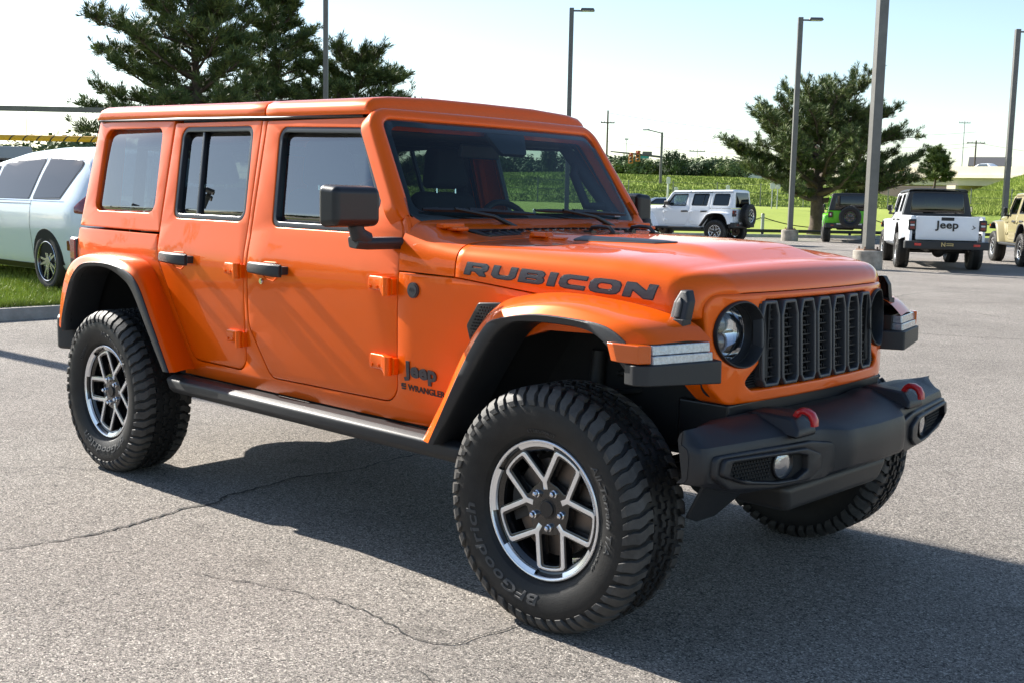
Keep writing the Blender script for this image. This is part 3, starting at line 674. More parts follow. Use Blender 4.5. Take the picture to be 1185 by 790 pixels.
    gl = rp([(-.720, .048, .07), (.720, .048, .07), (.655, .540, .055), (-.655, .540, .055)], .05, 8)
    b = sheet(fo, [gl], fws, .028, .075, [-.6, -.45, -.3, -.15, 0, .15, .3, .45, .6], [.15, .3, .45], seg=5); wf = obj('windshield_frame', b, M_OR, root, angle=40)
    b = sheet(offset(gl, .006), [], lambda y, s, d: fws(y, s, d+.010), .001, .004, [-.6, -.45, -.3, -.15, 0, .15, .3, .45, .6], [.15, .3, .45], seg=1); obj('windshield', b, G_WS, wf, angle=60)
    # ceramic band round the glass edge
    b = sheet(offset(gl, .004), [rp([(-.675, .092, .05), (.675, .092, .05), (.622, .505, .05), (-.622, .505, .05)], .05, 6)], lambda y, s, d: fws(y, s, d+.0145), .001, .002, [-.6, -.3, 0, .3, .6], [.15, .3, .45], seg=1); obj('glass_border', b, M_BLKS, wf, angle=60)
    b = NB(); sheet(rp([(-.08, .40), (-.13, .52), (.13, .52), (.08, .40)], .02), [], lambda y, s, d: fws(y+.03, s, d+.018), .002, .02, bm=b); obj('sensor_housing', b, M_BLKS, wf)
    b = NB(); box(b, fws(.56, .075, .008), (.002, .040, .010), rot=Matrix.Rotation(rad(-34), 3, 'Y')); obj('sticker', b, mat('white_print', (.7, .7, .7), .5), wf)
    for s in (1, -1):     # hinge brackets at the foot of the frame
        b = NB(); box(b, (2.205, s*.60, 1.318), (.05, .11, .022)); box(b, (2.245, s*.60, 1.308), (.07, .06, .016)); obj('frame_hinge', b, M_OR, wf, bevel=.006, seg=3)
        b = NB(); box(b, (2.44, s*.33, zcrown(2.44)+.028), (.10, .050, .022), taper=.8); box(b, (2.52, s*.33, zcrown(2.5)+.018), (.11, .035, .012)); P['br%d' % s] = obj('hood_bracket', b, M_OR, root, bevel=.006, seg=3)
    for y0, y1 in ((-.16, -.66), (.50, -.04)):
        b = NB(); base = fws(y0, -.030, -.018); 
        tube(b, [base+V((.02, 0, -.012)), base, fws(lerp(y0, y1, .35), .040, -.038), fws(lerp(y0, y1, .72), .078, -.034)], [.016, .013, .009, .006], 8)
        bl = [fws(lerp(y0+.10, y1, t), lerp(.070, .088, t), -.012-.004*sin(pi*t)) for t in [i/8 for i in range(9)]]
        tube(b, bl, [.006]+[.010]*7+[.006], 6); cyl(b, base+V((.01, 0, -.01)), .022, .03, 'z', 14); tube(b, [bl[3], bl[4], bl[5]], .014, 6); obj('wiper', b, M_BLKS, root, angle=50)
    # ---- hood
    b = NB(); rows = hood_rows(2.420, 3.33, 40, True); r0 = rows[0]; rows = [[V((p.x-.004, p.y*.992, p.z-.018)) for p in r0], [V((p.x-.003, p.y*.9985, p.z-.002)) for p in r0]]+rows
    rows = [[V((r[0].x, r[0].y*.985, r[0].z-.004))]+r+[V((r[-1].x, r[-1].y*.985, r[-1].z-.004))] for r in rows]
    loft(b, rows); fixn(b); orient(b, (0, 0, 1)); hood = obj('hood', b, M_OR, root, angle=50)
    from mathutils.bvhtree import BVHTree
    hb = bmesh.new(); hb.from_mesh(hood.data); tree = BVHTree.FromBMesh(hb); hb.free()
    def on_side(u, v, d):
        h = tree.ray_cast(V((u, -1.2, v)), V((0, 1, 0)))[0]
        return V((u, (h.y if h else -YS(u, 1.10))-d, v))
    LT = caps(); word = 'RUBICON'; wid = [LT[c][0] for c in word]; gap = .20; tot = sum(wid)+gap*6
    x0, x1 = 2.462, 3.262; zb0, zb1 = 1.1535, 1.1155; hgt0, hgt1 = .0405, .0435
    for my in (False, True):
        for rim_, mm, nm, dd in ((.0035, M_DECALE, 'decal_outline', .0012), (0, M_DECAL, 'decal_lettering', .0018)):
            b = NB(); cur = 0.
            for c, wc in zip(word, wid):
                def fl(u, v, d, cur=cur):
                    t = (cur+u)/tot; 
                    if my: t = 1-t
                    z = lerp(zb0, zb1, t)+v*lerp(hgt0, hgt1, t); return on_side(lerp(x0, x1, t)+(.012*v if not my else -.012*v), z, dd-d)
                k = (x1-x0)/tot; ot = LT[c][1]; hs = LT[c][2]
                # work in a metric copy so that the outline has even width
                mo = [(p[0]*k, p[1]*.042) for p in ot]; mh = [[(p[0]*k, p[1]*.042) for p in h] for h in hs]
                mo = rp(offset(mo, rim_), .003, 2); mh = [rp(offset(h, -rim_), .003, 2) for h in mh]
                sheet(mo, mh, lambda u, v, d: fl(u/k, v/.042, d), .0003, .0008, [i*.02 for i in range(1, 9)], [.014, .028], seg=1, bm=b)
                cur += wc+gap
            fixn(b); orient(b, (0, -1, 0))
            if my:
                for v in b.verts: v.co.y = -v.co.y
                bmesh.ops.reverse_faces(b, faces=b.faces[:])
            obj(nm, b, mm, hood, angle=0)
    # vents in the slopes beside the bulge, footman loops, latches
    def on_top(u, v, d):
        h = tree.ray_cast(V((u, v, 2)), V((0, 0, -1)))[0]; return V((u, v, (h.z if h else 1.2)+d))
    for s in (1, -1):
        b = NB(); sheet(rp([(2.60, -.345), (2.63, -.295), (2.98, -.262), (3.10, -.268), (2.98, -.312)], .012), [], lambda u, v, d: on_top(u, v*s*-1*-1, .0035-d), .002, .004, [2.7, 2.8, 2.9, 3.0], [-.32, -.29], seg=1, bm=b, flip=False)
        fixn(b); orient(b, (0, 0, 1)); obj('hood_vent', b, M_BLKS, hood, my=(s < 0), angle=40)
        b = NB(); t = s*.0
        lp = [on_top(2.52+dx, s*.13+.0, dz) for dx, dz in ((0, 0), (.01, .020), (.05, .026), (.10, .024), (.125, .002))]
        tube(b, lp, .008, 8); box(b, on_top(2.52, s*.13, .003), (.04, .03, .008)); box(b, on_top(2.645, s*.13, .003), (.03, .03, .008)); obj('hood_loop', b, M_BLKS, hood, angle=40)
    for my in (False, True):
        b = NB(); lx = 3.375
        def fl(u, v, d): p = V((lx+u, -YS(lx, 1.10)-.004, 1.055+v)); return p+V((0, -d+.0, 0))+V((0, .028*v/.1, 0))
        sheet(rp([(-.030, .0), (-.026, .06), (-.008, .098), (.018, .098), (.034, .065), (.034, .0)], .008, 3), [], lambda u, v, d: fl(u, v, .030-d), .008, .034, seg=3, bm=b, flip=False)
        sheet(rp([(-.010, .012), (-.010, .06), (.002, .082), (.012, .06), (.012, .012)], .005, 3), [], lambda u, v, d: fl(u, v, .036-d), .003, .012, seg=2, bm=b, flip=False)
        box(b, fl(.0, -.006, .018), (.07, .045, .03)); fixn(b); obj('hood_latch', b, M_BLK, root, my=my, angle=45, bevel=.002)
        b = NB(); box(b, fl(-.052, .004, .010), (.014, .012, .012)); obj('bump_stop', b, M_AMB, hood, my=my)
    # ---- grille with seven slots
    so_ = rp([(-.598, .838, .05), (-.612, 1.02, .2), (-.612, 1.136, .105), (.612, 1.136, .105), (.612, 1.02, .2), (.598, .838, .05), (.545, .779, .05), (-.545, .779, .05)], .05, 8)
    hl = lambda s, r, n=40: [(s*.475+r*cos(2*pi*k/n), 1.006+r*sin(2*pi*k/n)) for k in range(n)]
    mid = rp([(-.352, 1.112, .01), (.352, 1.112, .01), (.352, .93, .02), (.445, .862, .03), (.462, .846, .02), (.430, .822, .03), (-.430, .822, .03), (-.462, .846, .02), (-.445, .862, .03), (-.352, .93, .02)], .02, 4)
    b = sheet(so_, [mid, hl(1, .1035), hl(-1, .1035)], fgr, .009, .10, [-.55, -.5, -.4, -.2, 0, .2, .4, .5, .55], [.85, .9, 1.0, 1.1], seg=4); gr = obj('grille', b, M_OR, root, angle=40)
    b = NB(); sheet(rp([(-.60, .80), (-.60, 1.12), (.60, 1.12), (.60, .80)], .05), [hl(1, .095), hl(-1, .095)], lambda y, z, d: fgr(y, z, d+.030), .002, .004, [-.5, -.4, -.2, 0, .2, .4, .5], [.9, 1.0, 1.1], seg=1, bm=b)
    for s in (1, -1):
        for i in range(7): box(b, fgr(s*.42, .833+i*.0085, .020), (.012, .085-.004*abs(i-3), .003))
    for s in (1, -1): box(b, (fgr(s*.3455, .965, .018).x, s*.3455, .965), (.045, .010, .27))
    obj('grille_backing', b, M_DARK, gr, angle=0)
    for k in range(-3, 4):
        yc = k*.1117; q = lambda y, z, d: fgr(yc+y, z, d-.012)
        ou = [(-.034, 1.110), (.034, 1.110), (.0505, 1.060), (.0505, .850), (.036, .826), (-.036, .826), (-.0505, .850), (-.0505, 1.060)]
        b = sheet(rp(ou, .006, 3), [rp(offset(ou, -.0125), .005, 3)], q, .0045, .036, cv=[.9, 1.0], seg=3); sf = obj('slot_frame', b, M_GREYF, gr, angle=40)
        b = NB()
        if abs(k) == 3: sheet([(k/3*.3485, .86), (k/3*.392, .86), (k/3*.392, .925), (k/3*.377, .945), (k/3*.366, .98), (k/3*.366, 1.03), (k/3*.377, 1.065), (k/3*.390, 1.09), (k/3*.385, 1.102), (k/3*.3485, 1.102)], [], lambda y, z, d: fgr(y, z, d-.003), .001, .003, cv=[.9, 1.0], seg=1, bm=b)
        for i in range(8):
            z = .858+i*.0315; box(b, fgr(yc, z, .012), (.022, .074, .0045)); 
            for yy in (-.020, .004, .020): box(b, fgr(yc+yy, z+.008, .013), (.014, .004, .013))
            box(b, fgr(yc-.008, z+.0135, .012), (.016, .022, .003))
        obj('slot_mesh', b, M_MESH, sf, angle=0)
    for s in (1, -1):
        hlr = lambda r, w_, a: fgr(s*.475+r*cos(a), 1.006+r*sin(a), w_)
        b = NB(); lathe(b, [(.100, .02), (.1085, .002), (.1095, -.006), (.1070, -.013), (.1035, -.013), (.1005, -.006), (.098, .02), (.0955, .075), (.080, .08)], 64, hlr); fixn(b); orient(b, (1, 0, 0)); hd = obj('headlight', b, M_BLK, root, angle=50)
        b = NB(); lathe(b, [(.0955, .060), (.0885, .058), (.087, .066), (.082, .083), (.06, .108), (.03, .120), (0, .122)], 48, hlr); fixn(b); orient(b, (1, 0, 0)); obj('reflector', b, M_CHR, hd, angle=40)
        b = NB(); lathe(b, [(.0, .068), (.02, .071), (.033, .080), (.038, .096), (.038, .122)], 32, lambda r, w_, a: hlr(r, w_, a)+V((0, 0, .030))); lathe(b, [(.0, .068), (.02, .071), (.033, .080), (.038, .096), (.038, .122)], 32, lambda r, w_, a: hlr(r, w_, a)-V((0, 0, .034))); fixn(b); obj('projector', b, mat('projector_lens', (.05, .06, .08), .03, coat=1., spec=.8), hd)
        b = NB(); box(b, fgr(s*.475, 1.004, .098), (.03, .165, .010))
        obj('lamp_shroud', b, M_GLB, hd, bevel=.003)
        b = NB(); lathe(b, [(0, .042), (.04, .045), (.07, .051), (.0945, .062)], 40, hlr); fixn(b); orient(b, (1, 0, 0)); obj('headlight_glass', b, G_LENS, hd)
    # ---- flares
    for my in (False, True):
        pn, tr = fender_meshes(FENDER_F); fd = obj('front_fender', pn, M_OR, root, my=my, angle=60); obj('fender_trim', tr, M_BLK, fd, my=my, angle=50)
        obj('wheel_liner', liner_mesh(FENDER_F, 3.008), M_DARK, fd, my=my, angle=60)
        b = NB(); pl = rp([(3.352, -.945), (3.398, -.957, .02), (3.433, -.925, .02), (3.505, -.642, .012), (3.42, -.60), (3.352, -.62)], .004, 4)
        prism(b, pl, lambda x, y, d: V((x-.02*(d-.868)*1, y, d+.010*sm(-y, .7, .95)*(1-sm(d, .88, .94)))), .868, .940); fixn(b); ns = obj('fender_nose', b, M_BLK, fd, my=my, angle=45, bevel=.008, seg=3)
        b = NB(); prism(b, rp([(3.484, -.662), (3.430, -.902), (3.37, -.902), (3.40, -.662)], .006), lambda x, y, d: V((x-.10*(d-.94), y, d)), .940, .9672); prism(b, rp([(3.480, -.668), (3.427, -.900), (3.37, -.900), (3.40, -.668)], .006), lambda x, y, d: V((x-.12*(d-.94), y, d)), .9685, .998); fixn(b)
        obj('running_light', b, mat('led_lens', (.42, .45, .49), .22, .2, coat=1., bump=1., bscale=110, var=.3, vscale=90), fd, my=my, bevel=.003)
        b = NB(); prism(b, rp([(3.431, -.905), (3.405, -.949), (3.33, -.956, .004), (3.30, -.95, .004), (3.33, -.90), (3.37, -.905)], .008), lambda x, y, d: V((x-.35*(d-.945)*sm(3.40-x, 0, .08), y, d)), .944, 1.000); fixn(b); obj('turn_signal', b, M_AMB, fd, my=my, bevel=.004, seg=3)
        b = NB(); prism(b, [(3.30, -.60), (3.30, -.88), (3.38, -.885), (3.40, -.87), (3.445, -.64)], lambda x, y, d: V((x, y, d)), .935, 1.0); obj('lamp_housing', b, M_BLKS, fd, my=my, angle=0)
        pn, tr = fender_meshes(FENDER_R); fd = obj('rear_fender', pn, M_OR, root, my=my, angle=60); obj('fender_trim', tr, M_BLK, fd, my=my, angle=50)
        obj('wheel_liner', liner_mesh(FENDER_R, 0.03), M_DARK, fd, my=my, angle=60)
        # rocker rail
        b = NB(); sec = rp([(-.76, .545), (-.855, .553, .012), (-.888, .540, .016), (-.890, .500, .016), (-.865, .474, .016), (-.77, .474)], .01, 4)
        rows = [[V((x+(k if z < .51 else 0), y*(.985 if i in (0, 3) else 1)+.0, z)) for y, z in sec] for i, (x, k) in enumerate(((.515, .03), (.56, .0), (2.55, 0), (2.60, -.03)))]
        loft(b, rows, cu=True, caps=True); fixn(b)
        for x in (.8, 1.4, 2.0): box(b, (x, -.68, .50), (.05, .2, .03))
        obj('rocker_rail', b, M_BLK, root, my=my, angle=40)
    # ---- front bumper
    wing = lambda y, z, d: V((3.723-.1538*abs(y)-d, y, z))
    b = NB(); st = []
    def bsec(y):
        a = abs(y); k = sm(a, .19, .29)      # 0 centre .. 1 wing
        tt = clamp((a-.815)/.045); e = 1-sqrt(max(0, 1-tt*tt))
        xf = lerp(3.738-.05*a, 3.718-.1538*a, k)-.05*e; zt = lerp(.688, .694, k)-.004*e; zb = lerp(.556, .530, k)+.055*sm(a, .62, .89)
        tr = .748-.012*(1-k)
        rx = lerp(3.44, 3.50, sm(a, .62, .80)); k2 = sm(a, .62, .80); return [V((rx, y, .72)), V((lerp(3.475, rx+.006, k2), y, lerp(tr, .738, k2))), V((lerp(3.52, rx+.016, k2), y, tr)), V((xf-.028, y, zt+.016)), V((xf-.008, y, zt+.006)), V((xf, y, zt-.014)), V((xf+.004*(1-k), y, (zt+zb)/2)), V((xf-.002, y, zb+.018)), V((xf-.014, y, zb+.004)), V((xf-.04, y, zb)), V((rx+.02, y, zb+.02))]
    ys = [0, .08, .16, .19, .215, .24, .265, .29, .31, .36, .45, .55, .65, .74, .79, .815, .83, .84, .848, .854, .858, .8598]
    ys = [-y for y in ys[:0:-1]]+ys
    rows = [bsec(y) for y in ys]
    for e, sg in ((0, -1), (-1, 1)):
        c = sum(rows[e], V((0, 0, 0)))/len(rows[e]); rows.insert(0 if e == 0 else len(rows), [V((c.x+(p.x-c.x)*.985, p.y+sg*.003, c.z+(p.z-c.z)*.97)) for p in rows[e]])
    loft(b, rows, cu=True, caps=True); fixn(b); bp = obj('front_bumper', b, M_STEEL, root, angle=32)
    for my in (False, True):
        b = NB(); big = rp([(-.818, .612), (-.816, .676), (-.37, .675), (-.262, .660), (-.225, .628), (-.218, .578), (-.30, .540), (-.56, .541), (-.75, .564)], .02, 4)
        o2 = [(-.802, .618), (-.790, .666), (-.41, .658), (-.335, .632), (-.335, .584), (-.39, .553), (-.54, .555), (-.69, .577)]
        i2 = [(-.768, .614), (-.757, .654), (-.455, .646), (-.405, .634), (-.400, .588), (-.455, .564), (-.545, .566), (-.66, .584)]
        sheet(big, [rp(offset(o2, -.004), .016, 4)], lambda y, z, d: wing(y, z, d-.012), .007, .025, [-.7, -.5, -.3], [], seg=3, bm=b)
        sheet(rp(o2, .014, 4), [rp(i2, .008, 3)], lambda y, z, d: wing(y, z, d-.026), .005, .035, [-.7, -.5], [], seg=3, bm=b); obj('fog_surround', b, M_STEEL, bp, my=my, angle=40)
        b = NB(); sheet(rp(offset(i2, .005), .018, 4), [], lambda y, z, d: wing(y, z, d-.0025), .001, .004, seg=1, bm=b)
        for i in range(15):
            for j in range(8):
                y = -.748+i*.013+(j % 2)*.0065; z = .583+j*.0115
                if y < -.565 and z < .67-.02*max(0, (-.70-y)/.05) and z > .58+.04*max(0, (-.66-y)/.1): box(b, wing(y, z, -.005), (.006, .0085, .006))
        obj('fog_grille', b, M_DARK, bp, my=my, angle=0)
        fg = lambda r, w_, a: wing(-.507+r*cos(a), .615+r*sin(a), w_)
        b = NB(); lathe(b, [(.048, -.003), (.048, -.012), (.044, -.014), (.042, -.009), (.035, -.005), (.02, -.0032), (0, -.003)], 32, fg); fixn(b); orient(b, (1, 0, 0)); fl_ = obj('fog_light', b, M_BLKS, bp, my=my)
        b = NB(); lathe(b, [(.040, -.008), (.03, -.012), (.015, -.014), (0, -.0145)], 28, fg); fixn(b); orient(b, (1, 0, 0)); obj('fog_lens', b, mat('fog_lens', (.34, .35, .37), .12, .85, coat=1., bump=1., bscale=90), bp, my=my)
        b = NB(); pr = []
        for x, z, h in ((3.628, .748, .009), (3.636, .764, .009), (3.650, .773, .010), (3.666, .773, .010), (3.684, .764, .010), (3.694, .746, .010), (3.696, .728, .009)):
            pr.append((V((x, 0, z)), h))
        rw = []
        for i, (p, h) in enumerate(pr):
            t = (pr[min(i+1, 6)][0]-pr[max(i-1, 0)][0]).normalized(); n_ = V((-t.z, 0, t.x))
            rw.append([p+n_*h*a+V((0, -.392+.015*c, 0)) for a, c in ((1, -.7), (1, .7), (.6, 1), (-.6, 1), (-1, .7), (-1, -.7), (-.6, -1), (.6, -1))])
        loft(b, rw, cu=True, caps=True); fixn(b)
        m2 = NB(); prism(m2, [(3.46, .70), (3.465, .745), (3.50, .760), (3.64, .752), (3.676, .715), (3.676, .69)], lambda x, z, d: V((x, -.392+d, z)), -.07, .055); fixn(m2)
        for v in m2.verts:
            if v.co.z > .748: v.co.y = -.392+(v.co.y+.392)*.62
        obj('hook_mount', m2, M_STEEL, bp, my=my, bevel=.012, seg=3); obj('tow_hook', b, M_RED, bp, my=my, angle=50)
    b = NB(); box(b, (3.47, 0, .455), (.22, .66, .10), taper=1.15); fixn(b); obj('skid_plate', b, mat('skid_grey', (.035, .033, .031), .5), bp, bevel=.03, seg=3)
    b = NB(); sheet(rp([(-.70, .56), (-.70, .43), (-.62, .40), (-.52, .40), (-.42, .46), (-.42, .56)], .015), [], lambda y, z, d: V((3.50-(.56-z)*.5-d, y, z)), .004, .01, bm=b); obj('air_dam', b, M_BLK, bp)
    b = NB(); sheet(rp([(.70, .56), (.70, .43), (.62, .40), (.52, .40), (.42, .46), (.42, .56)][::-1], .015), [], lambda y, z, d: V((3.50-(.56-z)*.5-d, y, z)), .004, .01, bm=b); obj('air_dam', b, M_BLK, bp)
    b = NB(); box(b, (3.36, 0, .70), (.20, 1.06, .16)); box(b, (3.40, 0, .765), (.10, 1.0, .05)); obj('bumper_filler', b, M_BLKS, bp, bevel=.01)
    # ---- rear: bumper, lamps, tailgate, spare
    b = NB(); pl = rp([(-.48, -.86), (-.60, -.90, .05), (-.72, -.84, .05), (-.74, -.4), (-.74, .4), (-.72, .84, .05), (-.60, .90, .05), (-.48, .86)], .03, 4)
    prism(b, pl, lambda x, y, d: V((x, y, d)), .565, .745); fixn(b); rb = obj('rear_bumper', b, M_BLK, root, bevel=.02, seg=3)
    b = NB(); prism(b, rp([(-.70, -.50), (-.755, -.45), (-.755, .45), (-.70, .50)], .02), lambda x, y, d: V((x, y, d)), .69, .75); fixn(b); obj('step_pad', b, mat('step_silver', (.5, .5, .5), .4, .7), rb, bevel=.01)
    for s in (1, -1):
        b = NB(); box(b, (-.628, s*.70, 1.062), (.10, .17, .215)); tl = obj('tail_light', b, M_BLKS, root, bevel=.018, seg=3)
        b = NB(); box(b, (-.680, s*.70, 1.075), (.02, .11, .14)); box(b, (-.628, s*.785, 1.105), (.06, .012, .11)); obj('tail_lens', b, M_TAIL, tl, bevel=.006)
        b = NB(); box(b, (-.693, s*.70, 1.075), (.006, .05, .07)); obj('reversing_light', b, M_CLR, tl, bevel=.004)
        b = NB(); box(b, (-.747, s*.62, .66), (.012, .12, .05)); obj('rear_reflector', b, M_TAIL, rb, bevel=.004)
    b = NB(); sheet(rp([(-.58, .66), (-.60, 1.215), (.60, 1.215), (.58, .66)], .03), [], lambda y, z, d: V((-.604+d, y, z)), .008, .02, bm=b); tg = obj('tailgate', b, M_OR, root)
    b = NB(); box(b, (-.68, 0, 1.0), (.16, .26, .26)); obj('spare_carrier', b, M_BLK, tg, bevel=.02)
    sp = fit_wheel(W, root, (-.83, -.02, .985), .3, -pi/2, False, 'spare_wheel', 1)
    # ---- wheels
    HZ = .4095
    P['w'] = [fit_wheel(W, root, (3.008, -.810, HZ), 0, rad(2.0)), fit_wheel(W, root, (0, -.810, HZ), rad(-47)), fit_wheel(W, root, (3.008, .803, HZ), 1., rad(2.0), True), fit_wheel(W, root, (0, .803, HZ), 2., 0, True)]
    # ---- chassis
    b = NB()
    for s in (1, -1):
        tube(b, [(-.6, s*.44, .62), (-.2, s*.44, .66), (.4, s*.46, .56), (1.4, s*.48, .50), (2.3, s*.46, .50), (2.8, s*.42, .60), (3.5, s*.40, .62)], .055, 8)
    box(b, (.95, 0, .47), (.8, .7, .10)); box(b, (1.7, 0, .44), (.5, .6, .07)); box(b, (.2, 0, .52), (.5, .8, .18)); fixn(b); ch = obj('chassis', b, M_METAL, root, angle=40, bevel=.01)
    for x in (0, 3.008):
        b = NB(); tube(b, [(x, -.72, .41), (x, .72, .41)], .045, 12); bmesh.ops.create_uvsphere(b, u_segments=18, v_segments=12, radius=.14, matrix=Matrix.Translation((x+(.03 if x == 0 else 0), .12 if x else 0, .40))); obj('axle', b, M_METAL, ch)
        for s in (1, -1):
            b = NB(); tube(b, [(x-.12, s*.56, .36), (x-.10, s*.52, .9)], [.035, .028], 10); tube(b, [(x-.12, s*.56, .36), (x-.11, s*.54, .62)], .042, 10); obj('shock_absorber', b, M_METAL, ch)
            b = NB(); hel = [(x+.03+.065*cos(t*.5), s*.47+.065*sin(t*.5), .46+t*.0052) for t in range(0, 82)]; tube(b, hel, .009, 6); obj('coil_spring', b, M_METAL, ch)
            b = NB(); tube(b, [(x, s*.56, .36), (x+(.72 if x == 0 else -.75), s*.45, .47)], .026, 8); cyl(b, (x+(.72 if x == 0 else -.75), s*.45, .47), .045, .06, 'y', 14); obj('control_arm', b, M_METAL, ch)
    b = NB(); tube(b, [(2.86, -.62, .41), (2.86, .62, .41)], .02, 8); tube(b, [(2.90, -.50, .46), (2.90, .4, .55)], .022, 8); obj('steering_rod', b, M_METAL, ch)
    # ---- cabin
    cb = NB(); box(cb, (1.98, 0, 1.16), (.34, 1.36, .20)); box(cb, (1.86, 0, 1.10), (.16, 1.3, .22)); box(cb, (1.83, .37, 1.265), (.16, .36, .05)); box(cb, (1.45, 0, .80), (.9, .26, .24)); dash = obj('dashboard', cb, M_TRIM, root, bevel=.03, seg=3)
    b = NB(); box(b, (1.815, 0, 1.215), (.02, .28, .12)); obj('display', b, M_GLB, dash)
    b = NB(); ring = [V((1.60, .37, 1.24))+Matrix.Rotation(rad(-24), 3, 'Y') @ V((0, .185*cos(a), .185*sin(a))) for a in [2*pi*k/32 for k in range(32)]]; tube(b, ring, .016, 8, closed=True); tube(b, [(1.60, .37, 1.24), (1.80, .37, 1.15)], .03, 8)
    for a in (0, pi, -pi/2): tube(b, [V((1.61, .37, 1.24)), V((1.60, .37, 1.24))+Matrix.Rotation(rad(-24), 3, 'Y') @ V((0, .18*cos(a), .18*sin(a)))], .014, 6)
    obj('steering_wheel', b, M_TRIM, root)
    def seat(x, y, wd=.50):
        b = NB(); box(b, (x+.22, y, .84), (.52, wd, .16)); box(b, (x-.06, y, 1.16), (.14, wd, .60), rot=Matrix.Rotation(rad(-12), 3, 'Y'), taper=.8); s_ = obj('seat', b, M_SEAT, root, bevel=.05, seg=4, angle=60)
        b = NB(); box(b, (x-.10, y, 1.578), (.11, .285, .215), rot=Matrix.Rotation(rad(-8), 3, 'Y'), taper=.72); obj('headrest', b, M_SEAT, s_, bevel=.045, seg=4, angle=60)
        b = NB()
        for s in (1, -1): tube(b, [(x-.085, y+s*.065, 1.40), (x-.09, y+s*.065, 1.50)], .007, 8)
        obj('headrest_post', b, M_CHR, s_)
    seat(1.22, .37); seat(1.22, -.37); seat(.28, .40, .6); seat(.28, -.40, .6)
    b = NB()
    for s in (1, -1):
        tube(b, [(-.35, s*.58, 1.05), (-.25, s*.56, 1.68), (1.02, s*.585, 1.72), (1.72, s*.60, 1.69), (2.02, s*.665, 1.34)], .032, 10); tube(b, [(1.0, s*.585, 1.72), (.98, s*.68, 1.2)], .04, 10)
        tube(b, [(1.80, s*.615, 1.60), (1.83, s*.56, 1.55), (1.90, s*.58, 1.40), (1.97, s*.635, 1.40)], .022, 10)
    tube(b, [(1.0, -.585, 1.72), (1.0, .585, 1.72)], .04, 10); tube(b, [(-.25, -.56, 1.68), (-.25, .56, 1.68)], .03, 10); tube(b, [(1.72, -.60, 1.70), (1.72, .60, 1.70)], .03, 10)
    obj('roll_cage', b, M_TRIM, root, angle=60)
    b = NB(); box(b, (1.72, .03, 1.635), (.025, .25, .065), rot=Matrix.Rotation(rad(12), 3, 'Y')); obj('inside_mirror', b, M_TRIM, root, bevel=.012, seg=3)
    return root, W
HERO, WM = build_hero()
